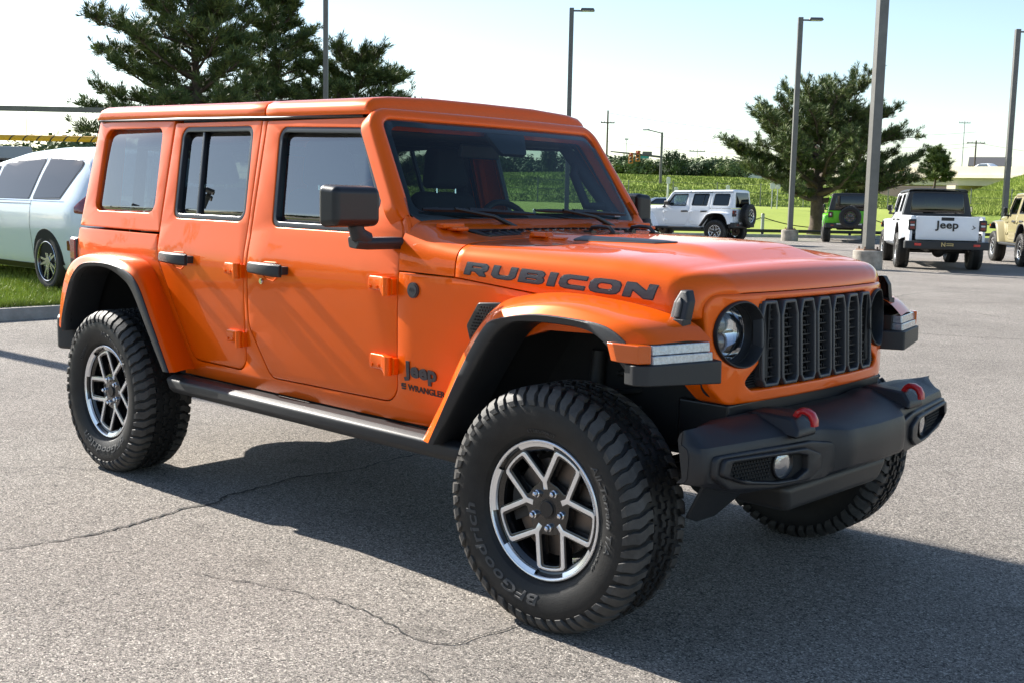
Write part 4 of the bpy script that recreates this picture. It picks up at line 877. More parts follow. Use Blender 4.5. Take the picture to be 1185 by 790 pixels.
# ------------------------------------------------------------------ ground, field and hill
def nodes(m): return m.node_tree.nodes, m.node_tree.links, m.node_tree.nodes['Principled BSDF']
def ramp(n, pts):
    r = n.new('ShaderNodeValToRGB'); e = r.color_ramp.elements
    while len(e) < len(pts): e.new(.5)
    for q, (p, c) in zip(e, pts): q.position = p; q.color = (*c, 1)
    return r
def asphalt_mat():
    m = mat('asphalt', (.2, .19, .18), .92, spec=.25); n, l, p = nodes(m); g = n.new('ShaderNodeTexCoord')
    vo = n.new('ShaderNodeTexVoronoi'); vo.inputs['Scale'].default_value = 160
    vd = n.new('ShaderNodeTexVoronoi'); vd.feature = 'DISTANCE_TO_EDGE'; vd.inputs['Scale'].default_value = 160
    wn = n.new('ShaderNodeTexNoise'); wn.inputs['Scale'].default_value = 60; wn.inputs['Detail'].default_value = 2
    ad = n.new('ShaderNodeMix'); ad.data_type = 'VECTOR'; ad.inputs[0].default_value = .004
    l.new(g.outputs['Object'], vo.inputs['Vector']); l.new(g.outputs['Object'], vd.inputs['Vector']); l.new(g.outputs['Object'], wn.inputs['Vector'])
    sp = n.new('ShaderNodeSeparateColor'); l.new(vo.outputs['Color'], sp.inputs[0])
    st = ramp(n, [(0, (.050, .047, .045)), (.14, (.13, .122, .114)), (.5, (.222, .208, .190)), (.85, (.29, .27, .245)), (1, (.44, .415, .38))]); l.new(sp.outputs[0], st.inputs[0])
    ed = n.new('ShaderNodeMapRange'); ed.inputs[1].default_value = .0; ed.inputs[2].default_value = .09; ed.inputs[3].default_value = .30; ed.inputs[4].default_value = 1; l.new(vd.outputs['Distance'], ed.inputs[0])
    mx = n.new('ShaderNodeMix'); mx.data_type = 'RGBA'; mx.blend_type = 'MULTIPLY'; mx.inputs[0].default_value = 1; l.new(st.outputs[0], mx.inputs[6]); l.new(ed.outputs[0], mx.inputs[7])
    # worn patches and tyre-polished lanes
    bn = n.new('ShaderNodeTexNoise'); bn.inputs['Scale'].default_value = .55; bn.inputs['Detail'].default_value = 7; bn.inputs['Roughness'].default_value = .62; l.new(g.outputs['Object'], bn.inputs['Vector'])
    br = n.new('ShaderNodeMapRange'); br.inputs[1].default_value = .3; br.inputs[2].default_value = .7; br.inputs[3].default_value = .80; br.inputs[4].default_value = 1.16; l.new(bn.outputs[0], br.inputs[0])
    m2 = n.new('ShaderNodeMix'); m2.data_type = 'RGBA'; m2.blend_type = 'MULTIPLY'; m2.inputs[0].default_value = 1; l.new(mx.outputs[2], m2.inputs[6]); l.new(br.outputs[0], m2.inputs[7])
    sn = n.new('ShaderNodeTexNoise'); sn.inputs['Scale'].default_value = 3.1; sn.inputs['Detail'].default_value = 4; l.new(g.outputs['Object'], sn.inputs['Vector'])
    sr = n.new('ShaderNodeMapRange'); sr.inputs[1].default_value = .62; sr.inputs[2].default_value = .72; sr.inputs[3].default_value = 1; sr.inputs[4].default_value = .80; l.new(sn.outputs[0], sr.inputs[0])
    m3 = n.new('ShaderNodeMix'); m3.data_type = 'RGBA'; m3.blend_type = 'MULTIPLY'; m3.inputs[0].default_value = 1; l.new(m2.outputs[2], m3.inputs[6]); l.new(sr.outputs[0], m3.inputs[7])
    gm = n.new('ShaderNodeMix'); gm.data_type = 'RGBA'; gm.blend_type = 'MULTIPLY'; gm.inputs[0].default_value = 1; gm.inputs[7].default_value = (1.52, 1.46, 1.41, 1); l.new(m3.outputs[2], gm.inputs[6]); l.new(gm.outputs[2], p.inputs['Base Color'])
    hh = n.new('ShaderNodeMath'); hh.operation = 'ADD'; hm = n.new('ShaderNodeMapRange'); hm.inputs[1].default_value = 0; hm.inputs[2].default_value = .25; l.new(vd.outputs['Distance'], hm.inputs[0])
    l.new(hm.outputs[0], hh.inputs[0]); l.new(sp.outputs[1], hh.inputs[1])
    b = n.new('ShaderNodeBump'); b.inputs['Strength'].default_value = .95; b.inputs['Distance'].default_value = .0028; l.new(hh.outputs[0], b.inputs['Height']); l.new(b.outputs[0], p.inputs['Normal'])
    return m
def grass_ground(name, cols, sc=(.12, 2.2, 14), rough_bump=.0):
    m = mat(name, cols[1], .95, spec=.1); n, l, p = nodes(m); g = n.new('ShaderNodeTexCoord'); fac = None
    for s_, w_ in zip(sc, (.5, .3, .35)):
        t = n.new('ShaderNodeTexNoise'); t.inputs['Scale'].default_value = s_; t.inputs['Detail'].default_value = 5; l.new(g.outputs['Object'], t.inputs['Vector'])
        a = n.new('ShaderNodeMath'); a.operation = 'MULTIPLY_ADD'; a.inputs[1].default_value = w_; l.new(t.outputs[0], a.inputs[0])
        if fac is not None: l.new(fac, a.inputs[2])
        else: a.inputs[2].default_value = -.07
        fac = a.outputs[0]
    r = ramp(n, [(.30, cols[0]), (.52, cols[1]), (.75, cols[2])]); l.new(fac, r.inputs[0]); l.new(r.outputs[0], p.inputs['Base Color'])
    if rough_bump:
        b = n.new('ShaderNodeBump'); b.inputs['Strength'].default_value = .8; b.inputs['Distance'].default_value = rough_bump; l.new(fac, b.inputs['Height']); l.new(b.outputs[0], p.inputs['Normal'])
    return m
M_ASPH = asphalt_mat()
M_CONC = mat('concrete', (.36, .34, .30), .9, bump=.5, bscale=60, var=.3, vscale=5)
M_FIELD = grass_ground('mown_grass', [(.215, .270, .055), (.270, .325, .068), (.32, .36, .085)], (.10, 1.3, 9), .05)
M_HILL = grass_ground('rough_grass', [(.150, .205, .040), (.215, .285, .055), (.28, .33, .075)], (.09, .45, 2.5), .3)
M_POLE = mat('pole_bronze', (.13, .127, .118), .45, .35, var=.15, vscale=3)
K0 = V((-20.3, 39.6)); KT = V((.616, .788)); KN = V((-.788, .616))
def kp(t, s, z=0.): q = K0+KT*t+KN*s; return V((q.x, q.y, z))
def ks(x, y): d = V((x, y))-K0; return d.dot(KT), d.dot(KN)
T_OFF = ks(*[CAM[i]+(V((_r2.x*q+_f.x, _r2.y*q+_f.y)) if 1 else 0)[i]*112 for q in [(862-592.5)/1320.97] for i in (0, 1)])[0]
def hz(s, t=-50.):
    if s < 0: return 0.
    z = .10+1.12*sm(s, 6, 26)-.95*sm(s, 27.5, 31)
    k = sm(s, 38, 62); crest = lerp(lerp(2.7, 3.75, sm(t, T_OFF-45, T_OFF-22))+.12*sin(t*.045)+.1*sin(t*.13+1), 1.15, sm(t, T_OFF, T_OFF+26))
    return z+(crest-z)*k+.25*k*(1-k)*sin(t*.5+s*.3)
def quad(name, pts, m, **kw):
    b = NB(); face(b, [b.verts.new(V(p)) for p in pts]); fixn(b); orient(b, (0, 0, 1)); return obj(name, b, m, angle=0)
tag(quad('ground', [(-2500, -2500, -.35), (2500, -2500, -.35), (2500, 2500, -.35), (-2500, 2500, -.35)], M_HILL), kind='structure')
tag(quad('parking_lot', [kp(-260, .02), kp(260, .02), kp(260, -220), kp(-260, -220)], M_ASPH), kind='structure')
b = NB(); rows = []
for s in [0.16, .3, 2, 4, 6, 8, 11, 14, 17, 20, 23, 26, 27.5]:
    rows.append([kp(t, s, hz(s, t)+(.04*sin(t*.7+s) if s > 2 else 0)) for t in range(-200, 201, 4)])
loft(b, rows); fixn(b); orient(b, (0, 0, 1)); tag(obj('field', b, M_FIELD, angle=60), kind='structure')
b = NB(); rows = []
for i in range(46):
    s = [27.5, 28.5, 30, 31, 31.2][i] if i < 5 else 38+(i-5)*.95
    rows.append([kp(t, s, hz(s, t)) for t in range(-200, 201, 2)])
rows.append([kp(t, 140, hz(90, t)-.6) for t in range(-200, 201, 2)]); rows.append([kp(t, 420, 1.0) for t in range(-200, 201, 2)])
loft(b, rows); fixn(b); orient(b, (0, 0, 1)); tag(obj('hill', b, M_HILL, angle=60), kind='structure')
b = NB(); loft(b, [[kp(t, s, hz(s)+.03) for t in (-200, 200)] for s in (31.5, 37.5)]); fixn(b); orient(b, (0, 0, 1)); tag(obj('road', b, mat('far_road', (.16, .155, .15), .9), angle=0), kind='structure')
def kerb(name, path, m=M_CONC, h=.13, wd=.16):
    b = NB(); P = [V(p) for p in path]; rows = []
    for i, p in enumerate(P):
        t = (P[min(i+1, len(P)-1)]-P[max(i-1, 0)]).normalized(); n_ = V((-t.y, t.x, 0)); rows.append([p+n_*a+V((0, 0, z)) for a, z in ((0, -.02), (.012, h-.02), (.03, h), (wd-.02, h), (wd, h-.02), (wd, -.02))])
    loft(b, rows); fixn(b); orient(b, (0, 0, 1)); return tag(obj(name, b, m, angle=40), kind='structure')
kerb('kerb', [kp(t, 0) for t in range(-200, 201, 5)][::1])
# lawn island behind the orange car
def lawn_outline():
    return rp([(-6.98, -9, .01), (-6.98, 9.0, 1.6), (-16.5, 9.0, 1.6), (-16.5, -9, .01)], .1, 8)
lo = lawn_outline(); b = NB()
cx, cy = -8.9, 0
sheet(offset(lo, -.15), [], lambda x, y, d: V((x, y, .12+.09*sm(-x, 7, 9)-d)), .02, .1, [-15, -13, -11, -10, -9.5, -9, -8.5, -8, -7.5], [-6, -3, 0, 3, 5, 7], seg=2, bm=b, flip=False)
fixn(b); orient(b, (0, 0, 1)); tag(obj('lawn', b, grass_ground('lawn_soil', [(.12, .15, .03), (.18, .22, .04), (.23, .27, .055)], (.6, 5, 40)), angle=60), kind='structure')
ko = offset(lo, 0); kerb('kerb', [(p[0], p[1], 0) for p in (ko if area2(ko) > 0 else ko[::-1])], mat('kerb_concrete', (.27, .25, .225), .9, bump=.5, bscale=60, var=.3, vscale=4))
M_BLADE = mat('grass_blade', (.29, .35, .065), .6, spec=.25, var=.35, vscale=3)
rnd = random.Random(11); vs_, fs_ = [], []
while len(fs_) < 120000:
    x = -7.15-8.6*rnd.random()**1.6; y = rnd.uniform(-1.5, 8.6)
    if y > 7.3 and x > -8.6 and (y-7.3)**2+(x+8.6)**2 > 1.45**2: continue
    h = rnd.uniform(.045, .10); a = rnd.uniform(0, 2*pi); w_ = .006+.004*rnd.random(); lx, ly = rnd.gauss(0, .03), rnd.gauss(0, .03); z = .12+.09*sm(-x, 7, 9)
    i = len(vs_); vs_ += [(x-w_*cos(a), y-w_*sin(a), z), (x+w_*cos(a), y+w_*sin(a), z), (x+lx, y+ly, z+h)]; fs_.append((i, i+1, i+2))
me = bpy.data.meshes.new('lawn_grass'); me.from_pydata(vs_, [], fs_); me.materials.append(M_BLADE); o = bpy.data.objects.new('lawn_grass', me); COL.objects.link(o); tag(o, 'short green lawn grass growing inside the kerb behind the orange off-roader', 'grass', kind='stuff')
# rough growth on the far hill
M_TUFT = mat('hill_growth', (.27, .325, .075), .8, spec=.1, var=.5, vscale=.35); M_TUFT2 = mat('hill_growth_dark', (.155, .205, .050), .8, spec=.1, var=.4, vscale=.5)
for kx, (mm, cnt, seed) in enumerate(((M_TUFT, 150000, 5), (M_TUFT2, 40000, 6))):
    rnd = random.Random(seed); vs_, fs_ = [], []
    while len(fs_) < cnt:
        t = rnd.uniform(-75, 95); s = 38+rnd.random()*27
        if kx and mnoise.noise(V((t*.09, s*.16, 3))) < .02: continue
        if t > T_OFF+18: continue
        z = hz(s, t); p = kp(t, s); g = .45+.5*mnoise.noise(V((t*.12, s*.2, 0)))
        for q in range(3):
            a = rnd.uniform(0, 2*pi); h = max(.05, rnd.uniform(.08, .28)*(g+.35)); w_ = rnd.uniform(.03, .09); i = len(vs_); dx, dy = rnd.gauss(0, .08), rnd.gauss(0, .08); ox, oy = rnd.gauss(0, .22), rnd.gauss(0, .22)
            vs_ += [(p.x+ox-w_*cos(a), p.y+oy-w_*sin(a), z-.05), (p.x+ox+w_*cos(a), p.y+oy+w_*sin(a), z-.05), (p.x+ox+dx, p.y+oy+dy, z+h)]; fs_.append((i, i+1, i+2))
    me = bpy.data.meshes.new('hill_vegetation'); me.from_pydata(vs_, [], fs_); me.materials.append(mm); o = bpy.data.objects.new('hill_vegetation', me); COL.objects.link(o); tag(o, 'tall rough grass covering the bank beyond the mown field' if not kx else 'darker weed patches in the rough grass of the bank', 'undergrowth', kind='stuff')
# cracks
def crack(pts, w0, jit, seed, name='pavement_crack'):
    rnd = random.Random(seed); P = spl([V((x, y, 0)) for x, y in pts], max(16, int(sum((V(a)-V(c)).length for a, c in zip(pts, pts[1:]))/.035))); rows = []
    for i, p in enumerate(P):
        t = (P[min(i+1, len(P)-1)]-P[max(i-1, 0)]).normalized(); n_ = V((-t.y, t.x, 0)); o = rnd.gauss(0, jit); w_ = w0*rnd.uniform(.35, 1.3)*(.35 if i in (0, len(P)-1) else 1)
        rows.append([p+n_*(o-w_/2)+V((0, 0, .004)), p+n_*(o+w_/2)+V((0, 0, .004))])
    b = NB(); loft(b, rows); fixn(b); orient(b, (0, 0, 1)); tag(obj(name, b, mat('crack_filler', (.035, .033, .031), .95, var=.3, vscale=20), angle=0), kind='structure')
for nm, pts, w_, j, sd_ in (('c1', [(.96, -2.3), (.97, -1.87), (1.01, -1.62), (.99, -1.32), (.91, -1.0), (.93, -.9), (.85, -.76), (.82, -.54), (.77, -.29), (.84, 0), (.78, .43), (.8, 1.4)], .015, .007, 1),
        ('c2', [(1.71, -1.47), (2.02, -1.35), (2.37, -1.25), (2.6, -1.25), (2.76, -1.28), (2.9, -1.24), (2.92, -1.11), (2.94, -.95), (2.9, -.4)], .006, .006, 2),
        ('c3', [(-.6, -1.7), (-.38, -1.32), (-.25, -1.11), (0, -.92), (.1, -.5)], .005, .006, 3), ('c4', [(2.95, -1.46), (3.01, -1.45), (3.2, -1.5), (3.5, -1.5)], .004, .006, 4),
        ('c5', [(-1.2, 8.5), (-.12, 8.86), (.3, 9.03), (.91, 9.32), (2.4, 10.1)], .022, .008, 5), ('c6', [(-5, 13.5), (-2.02, 12.45), (-.99, 12.14), (.1, 11.55), (2, 10.9)], .014, .012, 6), ('c7', [(-2.4, 12.6), (-2.6, 13.39), (-2.75, 14.65), (-2.57, 15.59), (-1.64, 16.41), (.5, 18)], .016, .015, 7)):
    crack(pts, w_, j, sd_)
# ------------------------------------------------------------------ lamp posts
def px(u, depth, z=0.):
    """ground point seen in photo column u at a distance depth along the view axis"""
    q = (u-592.5)/1320.97; d = V((_r2.x*q+_f.x, _r2.y*q+_f.y)); p = V((CAM.x, CAM.y))+d*depth; return V((p.x, p.y, z))
def lamp_post(p, h, label, head=True, rz=0., wd=.20, base=True, double=False, grp='square steel lamp posts of the car park'):
    hb = .43
    t = empty('lamp_post', p, rz, None, label, 'lamp post', grp)
    if base:
        b = NB(); cyl(b, (0, 0, hb/2-.02), .33, hb+.04, 'z', 28); obj('concrete_base', b, mat('post_concrete', (.30, .27, .23), .9, bump=.6, bscale=40, var=.45, vscale=4), t, bevel=.025, angle=40)
        b = NB(); box(b, (0, 0, hb+.015), (.40, .40, .03))
        for s in (-1, 1):
            for q in (-1, 1): cyl(b, (s*.15, q*.15, hb+.05), .02, .07, 'z', 8)
        obj('base_plate', b, mat('rusty_steel', (.20, .12, .08), .7, .3), t, angle=0)
    b = NB(); box(b, (0, 0, (h+hb)/2), (wd, wd, h-hb)); obj('pole', b, M_POLE, t, bevel=.012)
    for s in ((1, -1) if double else (1,)):
        if not head: break
        b = NB(); box(b, (s*.22, 0, h-.10), (.34, .06, .06)); a = obj('arm', b, M_POLE, t, angle=0)
        b = NB(); box(b, (s*.58, 0, h-.06), (.56, .36, .10), taper=.82); obj('lamp_head', b, M_POLE, t, bevel=.02)
        b = NB(); box(b, (s*.58, 0, h-.115), (.40, .26, .012)); obj('lens', b, M_CLR, t)
    return t
lamp_post((-6.62, 20.62, 0), 9.2, 'nearest lamp post, thick square pole on the round concrete base beside the white pickup', rz=.9, wd=.215)
lamp_post((-17.8, 36.4, 0), 8.55, 'lamp post on a concrete base between the white off-roader and the green one', rz=rad(42), wd=.19)
lamp_post(px(651.5, 44), 8.5, 'lamp post standing up behind the windscreen of the orange car', rz=rad(42), wd=.17)
lamp_post(px(376.8, 38), 9.4, 'lamp post rising over the orange roof in front of the rounded pine', rz=rad(42), wd=.15)
lamp_post(px(1151.5, 47.5), 8.6, 'lamp post behind the red hydrant and the tan off-roader', rz=rad(42), wd=.20)
for p, h in (((-10.2, .02, 0), 9.2), ((-31.5, -18.7, 0), 9.4), ((-38, -19.5, 0), 9.0), ((-33, -23, 0), 9.0), ((-44, -25.5, 0), 9)):
    lamp_post(p, h, 'lamp post outside the picture, seen only as a shadow or mirrored in the side windows', double=True, rz=rad(30), wd=.16, grp='lamp posts outside the picture')
# ------------------------------------------------------------------ copies of the off-roader in other paint
M_WHITE = paint('white_paint', (.86, .87, .89), .3); M_GREEN = paint('green_paint', (.16, .62, .02), .3); M_TAN = paint('tan_paint', (.30, .26, .14), .35)
M_BLKP = mat('black_hardtop', (.02, .02, .022), .45, bump=.2, bscale=500)
SKIP = {'decal_outline', 'decal_lettering', 'badge_lettering', 'model_lettering', 'round_emblem', 'side_vent', 'vent_mesh', 'tow_hook', 'hook_mount', 'fog_grille', 'lug_nut', 'tyre_lettering', 'brake_caliper', 'door_lock', 'handle_cup', 'sticker', 'plug', 'coil_spring', 'control_arm', 'shock_absorber', 'steering_rod', 'slot_mesh', 'bump_stop', 'hood_bracket', 'hood_loop', 'hood_vent', 'air_dam', 'fog_surround', 'fog_lens', 'lamp_shroud', 'projector', 'display', 'frame_hinge', 'headrest_post', 'inside_mirror', 'sensor_housing', 'chassis'}
stem = lambda o: o.name.split('.')[0]
def copy_part(o, parent, sub, skip=(), depth=0):
    if stem(o) in SKIP or stem(o) in skip: return None
    c = o.copy(); c.parent = parent; COL.objects.link(c)
    if c.type == 'MESH':
        for i, sl_ in enumerate(c.material_slots):
            m = sub(stem(o), sl_.material)
            if m is not None and m != sl_.material: sl_.link = 'OBJECT'; sl_.material = m
    for ch in list(o.children): copy_part(ch, c, sub, skip, depth+1)
    return c
def car_copy(name, label, loc, rz, sub, group, skip=()):
    t = empty(name, loc, rz, None, label, 'off-roader', group)
    for ch in list(HERO.children): copy_part(ch, t, sub, skip)
    return t
def recolor(body, top=None, dark=False):
    tops = {'hardtop', 'roof_panel', 'quarter_panel', 'corner_post', 'rear_wall'}
    def f(n, m):
        if m == M_OR: return (top or body) if n in tops else body
        if m in (G_PRIV, G_SIDE): return G_DARK
        if dark and m == M_MACH: return M_GLB
    return f
GV = 'off-roaders parked at the back of the lot'
def axle_place(p, rz, x=0.): return V((p[0], p[1], 0))-V((cos(rz), sin(rz), 0))*x
# white one, seen from its left
hw_ = rad(188); pw = px(823, 40.8); base = pw-V((-sin(hw_), cos(hw_), 0))*.80
wj = car_copy('off_road_vehicle', 'white off-roader seen side on, with its spare wheel on the tailgate', (base.x, base.y, 0), hw_, recolor(M_WHITE), GV)
# green one, seen from behind
hg = rad(119.5); cg = px(974, 44.8)
gj = car_copy('off_road_vehicle', 'lime green off-roader with black hardtop, seen from behind by the big pine', (cg.x, cg.y, 0), hg, recolor(M_GREEN, M_BLKP, True), GV)
for s in (1, -1):
    pass
# tan one at the edge of the picture
ht_ = rad(123); ct = V((-6.35, 28.55, 0))-V((_r2.x, _r2.y, 0))*.42-V((cos(ht_), sin(ht_), 0))*3.008-V((-sin(ht_), cos(ht_), 0))*.80
bj = car_copy('off_road_vehicle', 'tan off-roader cut by the picture edge, beside the red hydrant', (ct.x, ct.y, 0), ht_, recolor(M_TAN, M_TAN), GV)
# white pickup
hp = rad(121); cp = px(1077.5, 27.1)
pk = empty('pickup_truck', (cp.x, cp.y, 0), hp, None, 'white pickup seen from behind, with black lettering on its tailgate', 'pickup', None)
DX = .479                       # longer wheelbase: front half moves forward
for ch in list(HERO.children):
    if stem(ch) in ('rear_bumper', 'tail_light', 'tailgate', 'spare_wheel', 'hardtop', 'rear_fender', 'rear_door', 'body', 'chassis', 'roll_cage'): continue
    if stem(ch) == 'wheel' and ch.location.x < 1:
        c = copy_part(ch, pk, recolor(M_WHITE)); continue
    c = copy_part(ch, pk, recolor(M_WHITE, M_BLKP))
    if c: c.location = c.location+V((DX, 0, 0))
for ch in list(HERO.children):
    if stem(ch) in ('rear_door', 'body'):
        c = copy_part(ch, pk, recolor(M_WHITE)); c.location.x += DX
    if stem(ch) == 'rear_fender':
        c = copy_part(ch, pk, recolor(M_WHITE)); c.location.x += -.02
b = NB()
for s in (1, -1):
    q = sheet(rp([(-1.36, .62, .03), (-1.36, 1.235, .02), (.70, 1.235, .02), (.70, .62, .02), (.55, .62), (.42, .88, .05), (.18, 1.05, .1), (-.18, 1.05, .1), (-.42, .88, .05), (-.52, .62, .02)], .02, 3), [], lambda x, z, d: V((x, -(.80-.02*sm(z, 1.0, 1.25)-d), z)), .006, .06, cv=[.8, 1.0, 1.1], seg=2)
    if s > 0:
        for v in q.verts: v.co.y = -v.co.y
        bmesh.ops.reverse_faces(q, faces=q.faces[:])
    me = bpy.data.meshes.new('t'); q.to_mesh(me); q.free(); b.from_mesh(me); bpy.data.meshes.remove(me)
bed = obj('cargo_bed', b, M_WHITE, pk)
b = NB(); box(b, (-.45, 0, .84), (1.8, 1.46, .04)); box(b, (.43, 0, .98), (.05, 1.5, .60)); box(b, (-.3, 0, .66), (2.0, 1.3, .24)); box(b, (.2, 0, .55), (2.4, .8, .16)); obj('bed_floor', b, M_BLK, bed, angle=0)
b = NB(); sheet(rp([(-.665, .70, .03), (-.665, 1.225, .03), (.665, 1.225, .03), (.665, .70, .03)], .02), [rp([(-.13, 1.14, .03), (.13, 1.14, .03), (.13, 1.20, .03), (-.13, 1.20, .03)], .02)], lambda y, z, d: V((-1.372+d, y, z)), .008, .05, seg=2, bm=b); tg = obj('tailgate', b, M_WHITE, pk)
b = NB(); box(b, (-1.362, 0, 1.17), (.03, .27, .075)); box(b, (-1.377, 0, 1.178), (.016, .20, .03)); obj('tailgate_handle', b, M_BLK, tg, bevel=.006)
b = text_bm('Jeep', .235, .02, lambda u, v, d: V((-1.376-d, -u*1.12, 1.035+v)), .006, 1.04); obj('tailgate_lettering', b, M_BLKS, tg, angle=30)
b = NB(); 
for i in range(3): box(b, (-1.375, -.545-.025*(i % 2), .965+i*.028), (.006, .075-.015*i, .014), rot=Matrix.Rotation(.5*i-.4, 3, 'X'))
obj('sport_emblem', b, M_GREYF, tg, angle=0)
for s in (1, -1):
    b = NB(); box(b, (-1.34, s*.745, 1.03), (.10, .165, .25)); tl = obj('tail_light', b, M_BLKS, pk, bevel=.025, seg=3)
    b = NB(); box(b, (-1.392, s*.745, 1.085), (.012, .10, .05)); box(b, (-1.392, s*.745, .965), (.012, .10, .06)); obj('tail_lens', b, M_TAIL, tl, bevel=.006)
    b = NB(); box(b, (-1.394, s*.745, 1.025), (.012, .09, .04)); obj('reversing_light', b, M_CLR, tl, bevel=.005)
b = NB(); prism(b, rp([(-1.25, -.90), (-1.45, -.90, .05), (-1.53, -.62, .06), (-1.53, .62, .06), (-1.45, .90, .05), (-1.25, .90)], .03, 4), lambda x, y, d: V((x, y, d)), .50, .675); fixn(b); rb = obj('rear_bumper', b, M_BLK, pk, bevel=.02, seg=3)
for s in (1, -1):
    b = NB(); box(b, (-1.528, s*.62, .60), (.025, .14, .055)); obj('rear_reflector', b, mat('bright_red_lens', (.55, .01, .01), .15, coat=1.), rb, bevel=.008)
b = NB(); box(b, (-1.535, -.0, .60), (.012, .30, .13)); pl = obj('number_plate', b, mat('plate_black', (.01, .01, .012), .4), rb, bevel=.004)
b = text_bm('N', .125, .004, lambda u, v, d: V((-1.543-d, .085-u, .603+v)), .003, 1.)
for z, w_ in ((.628, .13), (.590, .13)): box(b, (-1.543, -.045, z), (.003, w_, .016))
box(b, (-1.543, -.118, .605), (.003, .014, .06)); obj('plate_lettering', b, mat('plate_gold', (.55, .42, .16), .4), pl, angle=0)
# cab back and roof
b = NB(); rws = []
for x, k in ((.415, .88), (.44, .97), (.50, 1.0), (1.62, 1.0)):
    g = 1.78; rws.append([V((x, s_*yy*(.97+.03*k), g+zz*k)) for s_, yy, zz in ((-1, .665, 0), (-1, .668, .03), (-1, .65, .055), (-1, .58, .075), (-1, .3, .085), (1, .3, .085), (1, .58, .075), (1, .65, .055), (1, .668, .03), (1, .665, 0))])
loft(b, rws); fixn(b); orient(b, (0, 0, 1)); hd = obj('hardtop', b, M_BLKP, pk, angle=50)
b = NB(); sheet(rp([(-.755, 1.20, .02), (.755, 1.20, .02), (.655, 1.80, .06), (-.655, 1.80, .06)], .03), [rp([(-.62, 1.27, .05), (.62, 1.27, .05), (.56, 1.755, .05), (-.56, 1.755, .05)], .05)], lambda y, z, d: V((.395+.05*(z-1.2)/.6+d, y, z)), .015, .06, seg=3, bm=b); obj('cab_back', b, M_BLKP, hd)
b = NB(); sheet(rp([(-.64, 1.25, .05), (.64, 1.25, .05), (.58, 1.775, .05), (-.58, 1.775, .05)], .05), [], lambda y, z, d: V((.402+.05*(z-1.2)/.6+d, y, z)), .002, .005, bm=b); obj('rear_window', b, G_DARK, hd)
for s in (1, -1):
    b = NB(); sheet([(.40, 1.22), (.45, 1.775), (.755, 1.775), (.775, 1.22)], [], lambda x, z, d: fside(x-DX, z, d+.002)+V((DX, 0, 0)), .003, .03, cv=[1.3, 1.45, 1.6], bm=b); obj('cab_corner', b, M_BLKP, hd, my=(s > 0))
b = NB(); tube(b, [(0, -.62, .41), (0, .62, .41)], .05, 10); bmesh.ops.create_uvsphere(b, u_segments=18, v_segments=12, radius=.15, matrix=Matrix.Translation((-.02, -.02, .41))); tube(b, [(-1.3, .35, .52), (-.8, .35, .46), (-.3, .42, .5)], .05, 8); obj('axle', b, M_METAL, pk)
